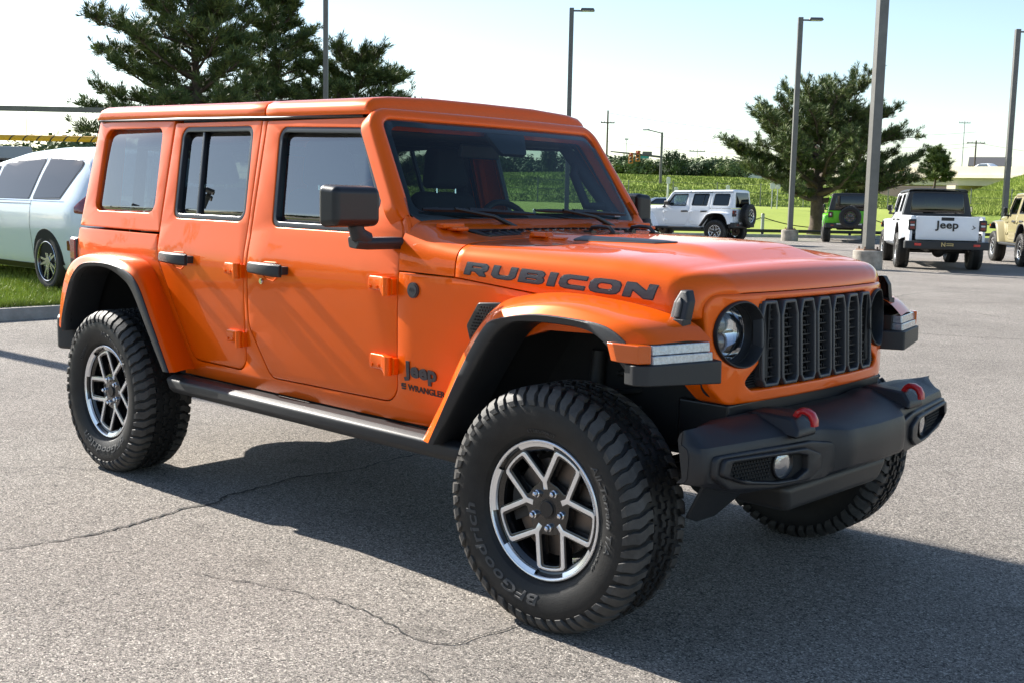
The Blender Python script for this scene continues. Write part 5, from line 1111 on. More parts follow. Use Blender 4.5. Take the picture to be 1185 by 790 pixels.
# ------------------------------------------------------------------ silver minivan beyond the lawn island
def build_van():
    M_SIL = paint('silver_paint', (.74, .82, .90), .30, 1., .1); M_VG = glass('van_glass', (.03, .035, .04), .07)
    hv = rad(180.5); q = V((-8.86, 3.02, 0)); 
    HV = V((cos(hv), sin(hv), 0)); LV = V((-sin(hv), cos(hv), 0)); o = px(60, 14.15)-LV*.95
    t = empty('minivan', (o.x, o.y, .20), hv, None, 'silver blue minivan behind the orange car, standing beyond the grass strip', 'minivan')
    HW = smooth_table([(.22, .88), (.32, .95), (.60, .985), (.78, 1.005), (.95, 1.0), (1.04, .985), (1.10, .962), (1.40, .84), (1.62, .735), (1.80, .66)], 120, 2)
    RZ = smooth_table([(-1.07, .62), (-1.05, 1.02), (-1.0, 1.12), (-.88, 1.50), (-.72, 1.68), (-.45, 1.735), (0, 1.770), (.6, 1.775), (1.2, 1.745), (1.9, 1.64), (2.6, 1.42), (3.2, 1.16), (3.6, 1.06), (4.0, .92), (4.12, .70)], 220, 2)
    def sy(x, z):
        e = 1.
        if x < -.45: u = clamp((-.45-x)/.62); e = sqrt(max(.0, 1-.42*u**3))
        if x > 3.2: u = clamp((x-3.2)/.92); e = sqrt(max(0, 1-.55*u**2.5))
        return HW(z)*e
    fv = lambda x, z, d: V((x, sy(x, z)-d, z))
    b = NB(); rows = []
    for i in range(85):
        x = lerp(-1.07, 4.12, i/84); rz_ = RZ(x); top = max(.30, rz_-.17); r = [V((x, 0, .22))]
        for k in range(19): z = lerp(.22, top, k/18); r.append(fv(x, z, 0))
        y0 = sy(x, top)
        for k in range(1, 11): a = k/10*pi/2; r.append(V((x, y0*cos(a)**.74, top+(rz_-top)*sin(a))))
        rows.append(r+[V((p.x, -p.y, p.z)) for p in r[-2:0:-1]])
    loft(b, rows, cu=True, caps=True); fixn(b); bd = obj('body', b, M_SIL, t, angle=60)
    wins = (('side_window', [(-.34, 1.125, .03), (.38, 1.105, .03), (.30, 1.61, .04), (-.66, 1.57, .06)]), ('sliding_door_window', [(.50, 1.105, .03), (1.60, 1.095, .03), (1.56, 1.545, .05), (.42, 1.61, .04)]), ('front_door_window', [(1.72, 1.095, .03), (2.85, 1.10, .03), (2.45, 1.33, .06), (1.98, 1.475, .06), (1.68, 1.53, .04)]))
    for my in (True, False):
        for n_, w_ in wins:
            b = NB(); sheet(offset(rp(w_, .03, 5), .022), [], lambda x, z, d: fv(x, z, d-.004), .003, .008, [-.6, -.3, 0, .3, .6, .9, 1.2, 1.5, 1.8, 2.1, 2.4], [1.2, 1.3, 1.4, 1.5, 1.58], seg=1, bm=b); s_ = obj('window_trim', b, M_SEAL, t, my=not my, angle=40)
            b = NB(); sheet(rp(w_, .03, 5), [], lambda x, z, d: fv(x, z, d-.007), .002, .006, [-.6, -.3, 0, .3, .6, .9, 1.2, 1.5, 1.8, 2.1, 2.4], [1.2, 1.3, 1.4, 1.5, 1.58], seg=1, bm=b); obj('window', b, M_VG, s_, my=not my, angle=40)
        for pts in ([(.40, .30), (.41, 1.10)], [(1.64, .30), (1.66, 1.10)], [(.40, 1.045), (1.64, 1.04)]):
            b = NB(); P = spl([V((p[0], p[1], 0)) for p in pts], 14); loft(b, [[fv(p.x+(w_ if pts[0][0] == pts[-1][0] or abs(pts[0][0]-pts[1][0]) < .1 else 0), p.y+(0 if abs(pts[0][0]-pts[1][0]) < .1 else w_), -.002) for p in P] for w_ in (-.004, .004)]); obj('door_gap', b, M_DARK, bd, my=not my, angle=0)
        b = NB(); loft(b, [[fv(x, z, -.006) for x in [lerp(-.45, 2.9, i/30) for i in range(31)]] for z in (1.082, 1.094)]); obj('belt_trim', b, M_CHR, bd, my=not my)
        b = NB(); loft(b, [[fv(x, z, -.004) for x in [lerp(.42, 2.66, i/30) for i in range(31)]] for z in (.225, .30)]); obj('sill_trim', b, M_BLKS, bd, my=not my)
        for x in (1.50, 1.80):
            b = NB(); pr = [[fv(x+dx, .955+dz, -(.004+.03*k)) for dz in (-.016, .016)] for dx, k in ((-.10, .3), (-.06, 1), (.06, 1), (.10, .3))]; loft(b, pr); fixn(b); obj('handle', b, M_CHR, t, my=not my, bevel=.004)
        for wx in (0, 3.09):
            arch = [(wx+.40*cos(a), .345+.40*sin(a)) for a in [pi*k/18 for k in range(19)]]+[(wx-.40, .22), (wx+.40, .22)]
            b = NB(); sheet(arch, [], lambda x, z, d: fv(x, z, d-.003), .002, .006, seg=1, bm=b); obj('wheel_arch', b, M_DARK, bd, my=not my, angle=0)
        b = NB(); sheet(rp([(-.98, .93), (-1.0, 1.16), (-.88, 1.17), (-.72, 1.02), (-.74, .95)], .03, 4), [], lambda x, z, d: fv(x, z, d-.006), .004, .012, [-.95, -.9, -.85, -.8], [1.0, 1.08], seg=2, bm=b); obj('tail_light', b, M_TAIL, t, my=not my, angle=40)
        b = NB(); sheet(rp([(-.62, .50), (-.60, .62), (-.55, .62), (-.53, .50)], .01, 2), [], lambda x, z, d: fv(x, z, d-.004), .002, .008, seg=1, bm=b); obj('side_reflector', b, M_TAIL, t, my=not my)
    # street wheel
    bt = NB(); pr = [(.235, -.10), (.262, -.112), (.30, -.116), (.33, -.112), (.342, -.098), (.346, -.06), (.346, .06), (.342, .098), (.33, .112), (.30, .116), (.262, .112), (.235, .10)]; lathe(bt, pr, 56); fixn(bt)
    br_ = NB(); lathe(br_, [(.236, -.10), (.244, -.106), (.246, -.112), (.236, -.112), (.226, -.09), (.215, 0), (0, 0)], 56); fixn(br_)
    bs = NB()
    for k in range(10):
        a = 2*pi*k/10+(.11 if k % 2 else -.11); d_ = V((cos(a), 0, sin(a))); n_ = V((-sin(a), 0, cos(a)))
        prism(bs, [(.05, -.018), (.235, -.010), (.235, .010), (.05, .018)], lambda u, v, d: d_*u+n_*v+V((0, -.09-d+.02*(.235-u), 0)), -.012, .006)
    cyl(bs, (0, -.085, 0), .06, .03, 'y', 24); lathe(bs, [(.246, -.113), (.240, -.117), (.233, -.112)], 56); fixn(bs)
    tm = obj('tyre', bt, mat('road_tyre', (.02, .02, .02), .7)); rm = obj('rim', br_, M_GLB); sm_ = obj('spokes', bs, mat('spoke_alloy', (.55, .56, .58), .25, .9), angle=30)
    for x in (0, 3.09):
        for s in (1, -1):
            w_ = empty('wheel', (x, s*.875, .346), 0, t); w_.rotation_euler = (0, .3, pi if s > 0 else 0)
            for o_, n2 in ((tm, 'tyre'), (rm, 'rim'), (sm_, 'spokes')): put(n2, o_.data, w_)
    for o_ in (tm, rm, sm_): bpy.data.objects.remove(o_)
    return t
VAN = build_van()
# ------------------------------------------------------------------ pines
M_BARK = mat('pine_bark', (.085, .062, .048), .95, bump=.8, bscale=18, var=.4, vscale=5)
M_NEED = mat('pine_needles', (.070, .102, .030), .6, spec=.2, var=.45, vscale=1.1)
M_NEED2 = mat('pine_needles_sunlit', (.155, .190, .058), .6, spec=.2, var=.4, vscale=1.3)  # lighter copy for random tufts, sunlit tips painted into the colour
def pine(base, label, h, spread, seed, profile, lean=(0, 0), first=.22, nl=30, tuft=.30, rz=0., fork=None, dens=1.0, grp='pines round the car park', trunk=.33):
    """profile(t, azimuth) gives limb length as a share of spread; limbs carry twigs, twigs carry needle tufts"""
    rnd = random.Random(seed); t = empty('pine_tree', base, rz, None, label, 'tree', grp)
    tb = NB(); nv, nf, nm = [], [], []
    def trunk_pt(k): return V((lean[0]*k+.12*sin(k*5+seed), lean[1]*k+.10*cos(k*4+seed), h*k))
    tp = [trunk_pt(k/14) for k in range(15)]; tube(tb, [V((0, 0, -.15))]+tp[1:], [trunk*1.25]+[trunk*(1-.93*(k/14)**.8)+.012 for k in range(1, 15)], 10)
    def tuftm(p, d, L):
        d = d.normalized(); u = d.cross(V((.3, .2, .9))).normalized(); v = d.cross(u)
        n = 16; m = 1 if rnd.random() < .34 else 0
        for i in range(n):
            a = 2*pi*i/n+rnd.uniform(-.3, .3); sp = rnd.uniform(.35, 1.15); q = (d*(1-.45*sp)+(u*cos(a)+v*sin(a))*sp+V((0, 0, .22))).normalized(); s = q.cross(d if abs(q.dot(d)) < .95 else u).normalized()*L*.042
            o = p+d*rnd.uniform(-.30, .10)*L; i0 = len(nv); e = o+q*L*rnd.uniform(.6, 1.0); mid_ = o.lerp(e, .55)
            nv.extend([o, mid_+s, e, mid_-s]); nf.append((i0, i0+1, i0+2, i0+3)); nm.append(m)
    for i in range(nl):
        k = first+(.985-first)*((i+rnd.uniform(-.3, .3))/nl); k = clamp(k, first, .985); az = i*2.399+rnd.uniform(-.4, .4)
        L = spread*profile(k, az)*rnd.uniform(.72, 1.08)
        if L < .25: L = .25
        p = trunk_pt(k); el = lerp(.08, .72, max(0, (k-.35)/.65)**1.4)+rnd.uniform(-.15, .15); d = V((cos(az)*cos(el), sin(az)*cos(el), sin(el)))
        n = max(4, int(L/.42)); pts = [p.copy()]; dd = d.copy()
        for j in range(n):
            dd = (dd+V((rnd.gauss(0, .13), rnd.gauss(0, .13), rnd.gauss(.035, .07)))).normalized(); pts.append(pts[-1]+dd*L/n)
        r0 = max(.022, trunk*(1-k)*.42*min(1, L/2.2)+.015); tube(tb, pts, [lerp(r0, .010, j/n) for j in range(n+1)], 6)
        for j in range(1, n+1):
            f = j/n
            if f < .30 and L > 1.2: continue
            for q in range(int(rnd.choice((3, 4, 4, 5))*dens+.5)):
                a = rnd.uniform(0, 2*pi); fw = (pts[j]-pts[j-1]).normalized(); sd = fw.cross(V((0, 0, 1))).normalized()*rnd.choice((-1, 1)); tw = (fw*rnd.uniform(.2, .9)+sd*rnd.uniform(.25, 1)+V((0, 0, rnd.uniform(-.05, .85)))).normalized(); TL = rnd.uniform(.25, .75)*min(1.0, .45+L*.22)
                s0 = pts[j].lerp(pts[j-1], rnd.random()); s1 = s0+tw*TL; tube(tb, [s0, s0.lerp(s1, .5)+V((0, 0, .03)), s1], [.013, .010, .006], 4, caps=False)
                m = 4 if TL > .5 else 3
                for g in range(m): tuftm(s0.lerp(s1, (g+1)/m)+V((rnd.gauss(0, .05), rnd.gauss(0, .05), rnd.gauss(0, .04))), tw+V((rnd.gauss(0, .35), rnd.gauss(0, .35), rnd.gauss(.32, .28))), tuft*rnd.uniform(.75, 1.15))
            if j == n:
                for g in range(3): tuftm(pts[j], dd+V((rnd.gauss(0, .4), rnd.gauss(0, .4), rnd.gauss(.1, .3))), tuft)
    fixn(tb); obj('trunk', tb, M_BARK, t, angle=60)
    me = bpy.data.meshes.new('crown'); me.from_pydata(nv, [], nf); me.materials.append(M_NEED); me.materials.append(M_NEED2); me.polygons.foreach_set('material_index', nm)
    c = bpy.data.objects.new('crown', me); COL.objects.link(c); c.parent = t; return t
vdir = lambda u: V((_r2.x*(u-592.5)/1320.97+_f.x, _r2.y*(u-592.5)/1320.97+_f.y)).normalized()
def side_profile(u, left, right, shape):
    """limb length that depends on whether the limb points left or right in the view"""
    d = vdir(u); rt = V((d.y, -d.x))
    def f(k, az):
        c = V((cos(az), sin(az))).dot(rt); a, b_ = left(k), right(k); m = (a+b_)/2; e = (b_-a)/2*c; return max(.05, m+e)*shape(k)
    return f
one = lambda k: 1.
pT = px(938, 52.0)
pine((pT.x, pT.y, hz(ks(pT.x, pT.y)[1])), 'broad pine with a thick trunk beside the lime green off-roader', 5.5, 4.6, 21,
     side_profile(940, table([(.2, .55), (.30, 1.02), (.42, 1.05), (.55, .95), (.7, .82), (.85, .58), (1, .30)]), table([(.2, .7), (.28, 1.0), (.42, 1.05), (.55, 1.0), (.70, .88), (.86, .66), (1, .30)]), one), lean=(.15, .1), first=.27, nl=66, tuft=.30, dens=1.7, trunk=.40)
pA = px(232, 39); pB = px(316, 43); pC = px(408, 44)
pine((pA.x, pA.y, 0), 'tallest of the pines behind the orange roof, its crown cut by the picture top', 8.2, 4.2, 31,
     side_profile(232, table([(.2, .6), (.36, 1.08), (.45, .82), (.6, .80), (.8, .92), (.9, .75), (1, .35)]), table([(.2, .4), (.4, .50), (.6, .48), (.8, .55), (.92, .5), (1, .3)]), one), first=.26, nl=62, tuft=.34, dens=1.6, trunk=.34)
pine((pB.x, pB.y, 0), 'pointed pine between its taller and its rounder neighbour behind the orange roof', 8.7, 2.4, 47,
     side_profile(318, table([(.2, .8), (.5, .95), (.7, .75), (.85, .5), (1, .15)]), table([(.2, .9), (.5, 1.0), (.7, .8), (.85, .5), (1, .15)]), one), first=.22, nl=52, tuft=.34, dens=1.6, trunk=.26)
pine((pC.x, pC.y, 0), 'rounded pine behind the slim lamp post, lowest of its row', 6.3, 2.9, 53,
     side_profile(408, table([(.2, .8), (.5, 1.0), (.7, .9), (.85, .7), (1, .25)]), table([(.2, 1.0), (.45, 1.05), (.6, .9), (.8, .75), (1, .25)]), one), first=.22, nl=52, tuft=.34, dens=1.6, trunk=.24)
pS = px(1069, 122)
pine((pS.x, pS.y, 1.5), 'small pine rising over the concrete bridge', 5.6, 1.7, 61, lambda k, az: table([(.3, .5), (.5, .95), (.8, .8), (1, .3)])(k), first=.45, nl=30, tuft=.55, dens=.9, trunk=.2)
# ------------------------------------------------------------------ leafy trees along the bank
M_LEAF = [mat('leaves_mid', (.095, .135, .050), .7, spec=.2, var=.4, vscale=.8), mat('leaves_dark', (.052, .080, .034), .7, spec=.2, var=.35, vscale=.8), mat('leaves_light', (.135, .175, .065), .7, spec=.2, var=.35, vscale=.8)]
def leaf_meshes(seed, lobes, n, size, flat=1.):
    rnd = random.Random(seed); vs_, fs_ = [], []; L = []
    for i in range(lobes):
        a = rnd.uniform(0, 2*pi); r = rnd.uniform(0, .62); L.append((V((r*cos(a), r*sin(a), rnd.uniform(.38, .80)*flat)), rnd.uniform(.22, .40)))
    for i in range(n):
        c, r = rnd.choice(L); d = V((rnd.gauss(0, 1), rnd.gauss(0, 1), rnd.gauss(0, 1))).normalized(); p = c+d*r*rnd.uniform(.55, 1.06)
        if p.z < .10: continue
        u = d.cross(V((rnd.gauss(0, 1), rnd.gauss(0, 1), 1))).normalized(); v = (d.cross(u)+d*rnd.gauss(0, .5)).normalized(); s = size*rnd.uniform(.6, 1.3); i0 = len(vs_)
        vs_ += [p-u*s, p-v*s*.55, p+u*s, p+v*s*.55]; fs_.append((i0, i0+1, i0+2, i0+3))
    me = bpy.data.meshes.new('crown'); me.from_pydata(vs_, [], fs_); return me
LM = [leaf_meshes(70+i, 12+2*i, 2600, .052) for i in range(4)]
for me in LM: me.materials.append(M_LEAF[0])
tbm = NB(); tube(tbm, [(0, 0, -.1), (.01, 0, .25), (0, .02, .5), (.02, 0, .7)], [.045, .035, .025, .012], 7)
for a in (.3, 2.2, 4.3): tube(tbm, [(0, 0, .25), (.16*cos(a), .16*sin(a), .45), (.3*cos(a), .3*sin(a), .62)], [.02, .014, .006], 5)
fixn(tbm); tmp = obj('trunk', tbm, M_BARK); TRUNK = tmp.data; bpy.data.objects.remove(tmp)
def leafy(p, h, w_, kind, label, rz, mi, grp):
    t = empty('leafy_tree', p, rz, None, label, 'tree', grp)
    c = put('crown', LM[kind], t); c.scale = (w_, w_, h); k = put('trunk', TRUNK, t); k.scale = (w_*.7, w_*.7, h)
    if mi: c.material_slots[0].link = 'OBJECT'; c.material_slots[0].material = M_LEAF[mi]
    return t
GT = 'leafy trees beyond the grassy bank'
leafy(px(772, 119, 3.5), 3.1, 2.05, 1, 'dense dark rounded tree on the bank beside the traffic signal pole', .3, 1, None)
rnd = random.Random(8)
spots = [(u+rnd.uniform(-4, 4), rnd.uniform(122, 142), rnd.uniform(2.5, 3.4)) for u in list(range(470, 690, 13))+list(range(694, 848, 9))]
for i, (u, d, h) in enumerate(spots):
    hh = h*(1.15 if u < 690 else .95)*(.8 if 755 < u < 790 else 1); t_ = px(u, d, 2.6 if u < 690 else 3.3)
    leafy(t_, hh, hh*rnd.uniform(.95, 1.35), i % 4, 'bushy green tree in the row along the top of the grassy bank', rnd.uniform(0, 6), (0, 2, 1, 0)[i % 4], GT)
leafy(px(631, 118, 2.6), 4.3, 1.5, 2, 'taller pointed tree seen through the windscreen above the bank', 1., 1, None)
leafy(px(858, 47, .1), 2.0, 2.0, 0, 'small shrub in the grass behind the white off-roader', 1., 0, None) if False else None
for i, (u, d, h) in enumerate(((72, 46, 3.3), (92, 50, 3.7), (108, 48, 3.6), (30, 55, 3.4), (55, 58, 3.0), (128, 52, 3.4), (-10, 60, 3.6))):
    leafy(px(u, d), h, h*.8, (i+1) % 4, 'green bush in the row behind the silver minivan', i*1.3, (2, 0, 2, 0)[i % 4], 'bushes behind the minivan')
# ------------------------------------------------------------------ bridge
def bridge():
    A = px(905, 165); B = px(1330, 118); d = (B-A).normalized(); n = V((d.y, -d.x, 0)); L = (B-A).length
    if n.dot(V((CAM.x, CAM.y, 0))-A) < 0: n = -n
    t = empty('bridge', A, atan2(d.y, d.x), None, 'pale concrete road bridge above the grass slope', 'bridge'); s = 1 if (Matrix.Rotation(atan2(d.y, d.x), 3, 'Z') @ V((0, 1, 0))).dot(n) > 0 else -1
    zt = lambda x: 6.65-.6*x/L
    M_BC = mat('bridge_concrete', (.66, .58, .48), .9, var=.18, vscale=.3)
    def beam(name, y0, y1, z0, z1, m, x0=0., x1=None):
        b = NB(); x1 = x1 or L; loft(b, [[V((x, s*y, zt(x)+z)) for y, z in ((y0, z0), (y1, z0), (y1, z1), (y0, z1))] for x in (x0, x1)], cu=True, caps=True); fixn(b); return obj(name, b, m, t, angle=0)
    beam('parapet', -.2, .12, -.95, 0, M_BC); beam('deck', -11.5, .25, -1.35, -.95, M_BC); beam('parapet', -11.8, -11.5, -.95, 0, M_BC)
    beam('girder', -.75, -.35, -2.25, -1.35, mat('girder_concrete', (.50, .45, .39), .9, var=.12, vscale=.3))
    for k in range(1, 5): beam('girder', -.75-2.6*k, -.35-2.6*k, -2.25, -1.35, mat('girder_concrete', (.5, .45, .39)))
    for x in (L*.12, L*.515, L*.80):
        b = NB(); box(b, (x, s*-5.8, zt(x)-2.55), (1.3, 11.6, .6))
        for k in range(4): cyl(b, (x, s*(-1.3-3*k), 2.0), .55, 5.0, 'z', 16)
        fixn(b); obj('pier', b, M_BC, t, angle=30)
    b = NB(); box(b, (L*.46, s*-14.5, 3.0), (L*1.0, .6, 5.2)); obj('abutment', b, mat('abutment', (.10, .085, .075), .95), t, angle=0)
    b = NB(); box(b, (L*.372, s*.16, zt(L*.37)-.35), (.9, .06, .42)); obj('road_sign', b, mat('orange_sign', (.70, .28, .01), .5), t, bevel=.03)
    return t, d, n, zt, L, A
BR, bd_, bn_, bz, bL, bA = bridge()
# raised slope to the right that meets the bridge
SLP = smooth_table([(60, .2), (66, .5), (78, .62), (100, .8), (122, 1.0), (134, 1.0)], 60, 3)
def slope_z(u, d): k = sm(u, 1045, 1225); return lerp(-.5, 1.0, sm(d, 62, 68))+.3*sm(d, 66, 80)+sm(d, 70, 130)*(.45+4.0*k)
b = NB(); rows = []
for i in range(60):
    u = 1030+i*10; rows.append([px(u, dd, slope_z(u, dd)+.12*mnoise.noise(V((u*.05, dd*.2, 1)))) for dd in range(62, 136, 2)])
loft(b, rows); fixn(b); orient(b, (0, 0, 1)); tag(obj('slope', b, M_HILL, angle=80), kind='structure')
rnd = random.Random(15); vs_, fs_ = [], []
while len(fs_) < 70000:
    u = rnd.uniform(1030, 1240); dd = rnd.uniform(68, 133); z = slope_z(u, dd); p = px(u, dd, z)
    for q in range(3):
        a = rnd.uniform(0, 2*pi); h = rnd.uniform(.15, .42); w_ = rnd.uniform(.025, .06); i = len(vs_); dx, dy = rnd.gauss(0, .15), rnd.gauss(0, .15)
        vs_ += [(p.x-w_*cos(a), p.y-w_*sin(a), z-.05), (p.x+w_*cos(a), p.y+w_*sin(a), z-.05), (p.x+dx, p.y+dy, z+h)]; fs_.append((i, i+1, i+2))
me = bpy.data.meshes.new('slope_grass'); me.from_pydata(vs_, [], fs_); me.materials.append(M_TUFT); o = bpy.data.objects.new('slope_grass', me); COL.objects.link(o); tag(o, 'bright rough grass on the slope below the concrete bridge', 'grass', kind='stuff')
# ------------------------------------------------------------------ far buildings, cars, poles, wires
def house(p, rz, w_, d_, h, label, wall, roof):
    t = empty('house', p, rz, None, label, 'house')
    b = NB(); box(b, (0, 0, h/2), (w_, d_, h)); obj('wall', b, wall, t, angle=0)
    b = NB(); prism(b, [(-d_/2-.5, 0), (d_/2+.5, 0), (0, d_*.28)], lambda y, z, x: V((x, y, h+z)), -w_/2-.5, w_/2+.5); obj('roof', b, roof, t, angle=0); return t
q = px(1131, 205); house((q.x, q.y, 5.4), rad(20), 6, 6, 3.3, 'dark roofed house behind the bridge', mat('house_wall', (.4, .37, .33), .9), mat('house_roof', (.075, .075, .08), .9))
q = px(818, 205); t = empty('warehouse', (q.x, q.y, 3.0), rad(30), None, 'pale low building far beyond the bank by the big pine', 'building')
b = NB(); box(b, (0, 0, 2.2), (22, 10, 4.4)); obj('wall', b, mat('far_wall', (.5, .52, .55), .8), t, angle=0)
b = NB(); box(b, (0, 0, 4.5), (22.6, 10.6, .35)); obj('roof', b, mat('far_roof', (.32, .36, .40), .7), t, angle=0)
q = px(-75, 30); t = empty('drive_through', (q.x, q.y, 0), rad(66), None, 'low flat roofed building behind the silver minivan', 'building')
b = NB(); box(b, (0, 2, 1.05), (4.2, 4, 2.1)); obj('wall', b, mat('beige_wall', (.35, .32, .28), .9, var=.1, vscale=1), t, angle=0)
b = NB(); box(b, (0, 1.2, 2.30), (5.0, 6.6, .30)); obj('roof', b, mat('grey_fascia', (.28, .31, .34), .6), t, bevel=.02)
b = NB(); box(b, (-1.0, -.03, 1.1), (1.4, .05, 1.3)); box(b, (1.0, -.03, 1.1), (1.4, .05, 1.3)); obj('window', b, G_PRIV, t, angle=0)
def sedan(p, rz, label, m):
    t = empty('parked_car', p, rz, None, label, 'car'); HWs = table([(.2, .80), (.55, .90), (.85, .88), (1.4, .62)])
    prof = smooth_table([(-2.2, .55), (-2.1, .92), (-1.5, 1.0), (-.8, 1.40), (.4, 1.42), (1.1, 1.0), (2.0, .80), (2.2, .5)], 80, 1); b = NB(); rows = []
    for i in range(31):
        x = lerp(-2.2, 2.2, i/30); zt = prof(x); r = [V((x, 0, .22))]+[V((x, HWs(z), z)) for z in [lerp(.22, zt-.06, k/7) for k in range(8)]]+[V((x, HWs(zt)*.55, zt)), V((x, 0, zt+.01))]
        rows.append(r+[V((v.x, -v.y, v.z)) for v in r[-2:0:-1]])
    loft(b, rows, cu=True, caps=True); fixn(b); obj('body', b, m, t, angle=50)
    for s in (1, -1):
        b = NB(); sheet(rp([(-1.15, .96), (.85, .94), (.35, 1.34), (-.72, 1.33)], .04, 3), [], lambda x, z, d: V((x, HWs(z)+.01-d, z)), .003, .01, seg=1, bm=b); obj('window', b, G_PRIV, t, my=s < 0)
        for x in (-1.35, 1.35):
            b = NB(); cyl(b, (x, s*.80, .32), .32, .2, 'y', 24); w_ = obj('wheel', b, M_RUB, t, bevel=.03); b = NB(); cyl(b, (x, s*.89, .32), .20, .04, 'y', 20); obj('hub_cap', b, M_CHR, w_, bevel=.01)
    return t
q = kp(17.5, 34.5, hz(34.5)+.03); q2 = px(757, 86); tt = ks(q2.x, q2.y)[0]; q = kp(tt, 34.5, hz(34.5)+.03)
sedan(q, atan2(KT.y, KT.x), 'dark car half hidden by the lawn, left of the white off-roader', paint('dark_car', (.03, .03, .035)))
q = bA+bd_*(bL*.565)-bn_*3; sedan((q.x, q.y, 5.35), atan2(bd_.y, bd_.x), 'white car driving over the bridge', M_WHITE)
M_GALV = mat('galvanised', (.38, .40, .42), .5, .6); M_WOOD = mat('pole_wood', (.10, .075, .055), .9, var=.3, vscale=4)
# street light and signal arm
q = px(757.5, 105, 2.2); t = empty('traffic_signal', q, 0, None, 'traffic signal pole with street light and mast arm above the bank', 'traffic signal')
rt_ = V((_r2.x, _r2.y, 0)).normalized(); lf = -rt_; hgt = lambda v: (233.5-v)/1320.97*105+CAM.z-2.2
b = NB(); tube(b, [(0, 0, -3), (0, 0, hgt(156))], [.16, .11], 10); obj('pole', b, M_POLE, t)
b = NB(); tube(b, [V((0, 0, hgt(157))), lf*.7+V((0, 0, hgt(155))), lf*1.3+V((0, 0, hgt(153.5)))], .05, 6); obj('lamp_arm', b, M_POLE, t); b = NB(); box(b, lf*1.45+V((0, 0, hgt(153.2))), (.6, .3, .14)); obj('lamp_head', b, M_GALV, t, bevel=.03)
b = NB(); tube(b, [V((0, 0, hgt(183.5))), lf*2.6+V((0, 0, hgt(180.5))), lf*4.6+V((0, 0, hgt(178.5)))], [.10, .08, .05], 8); obj('mast_arm', b, M_POLE, t)
for du, v0 in ((26.5, 183), (34.5, 185.5)):
    p = lf*(du+.0)*105/1320.97; b = NB(); box(b, p+V((0, 0, hgt(v0))), (.34, .30, .98)); s_ = obj('signal_head', b, mat('signal_yellow', (.42, .16, .02), .5), t, bevel=.03)
    for k, c in enumerate(((.35, .02, .01), (.05, .03, .01), (.01, .04, .03))):
        b = NB(); f = (V((CAM.x, CAM.y, 0))-V((q.x, q.y, 0))).normalized(); bmesh.ops.create_uvsphere(b, u_segments=12, v_segments=8, radius=.12, matrix=Matrix.Translation(p+f*.14+V((0, 0, hgt(v0)+.3-.3*k)))); obj('signal_lens', b, mat('lens%d' % k, c, .3), s_)
p = lf*(20.5*105/1320.97); ang = atan2(rt_.y, rt_.x); R3z = Matrix.Rotation(ang, 3, 'Z')
b = NB(); box(b, p+V((0, 0, hgt(183.5))), (1.05, .04, .34), rot=R3z); obj('street_sign', b, mat('teal_sign', (.02, .28, .26), .5), t); b = NB(); box(b, p+rt_*.35+V((0, 0, hgt(180.2))), (.85, .05, .40), rot=R3z); obj('camera_box', b, M_POLE, t)
def upole(u, d, vtop, label, arm=1.2, z0=2.0, m=M_WOOD, r=.13, name='utility_pole', cat='utility pole', armv=0.):
    q = px(u, d, z0); hor = 231.5+(u-592.5)*.0207; h = (hor-vtop)/1320.97*d+CAM.z-z0; t = empty(name, q, ang, None, label, cat)
    b = NB(); tube(b, [(0, 0, -3), (0, 0, h)], [r*1.2, r*.8], 8); obj('pole', b, m, t)
    if arm:
        b = NB(); box(b, (0, 0, h-.35-armv), (arm*2, .12, .14)); a_ = obj('crossarm', b, m, t, angle=0); b = NB()
        for x in (-.9, -.45, .45, .9): cyl(b, (x*arm, 0, h-.2-armv), .05, .18, 'z', 8)
        obj('insulator', b, M_GALV, a_)
    return V((q.x, q.y, z0+h-.3))
u1 = upole(695.5, 150, 133, 'tall wooden utility pole beyond the right edge of the windscreen', .9, 3.5, armv=1.2); u2 = upole(1113.5, 165, 166.5, 'wooden utility pole with crossarm behind the bridge', 1.3)
upole(1099, 200, 144.5, 'slender pole with a small top bar, left of the crossarm pole', 1.0, 1.5, M_GALV, .10, 'mast_light', 'light mast')
upole(798, 175, 176, 'thin grey light mast over the trees beyond the bank', 1.2, 4.0, M_GALV, .07, 'mast_light', 'light mast')
upole(717.5, 190, 163, 'thin grey mast above the traffic signals', .3, 4.0, M_GALV, .06, 'mast_light', 'light mast')
def wire(a, c, sag, label):
    b = NB(); P = [a.lerp(c, k/24)-V((0, 0, sag*4*(k/24)*(1-k/24))) for k in range(25)]; tube(b, P, .018, 4); tag(obj('overhead_wire', b, M_BLK, angle=0), label, 'wire')
for k, (v0, lab) in enumerate(((.0, 'uppermost overhead wire running right from the tall utility pole'), (-2.0, 'second overhead wire below the uppermost one'), (-3.6, 'lowest overhead wire running right from the tall utility pole'))):
    wire(u1+V((0, 0, v0)), u2+V((0, 0, (1.5, 0, -.5)[k])), 1.6, lab)
far = px(1500, 170, u2.z-3.0); wire(u2, far, 1.2, 'overhead wire running right from the crossarm pole')
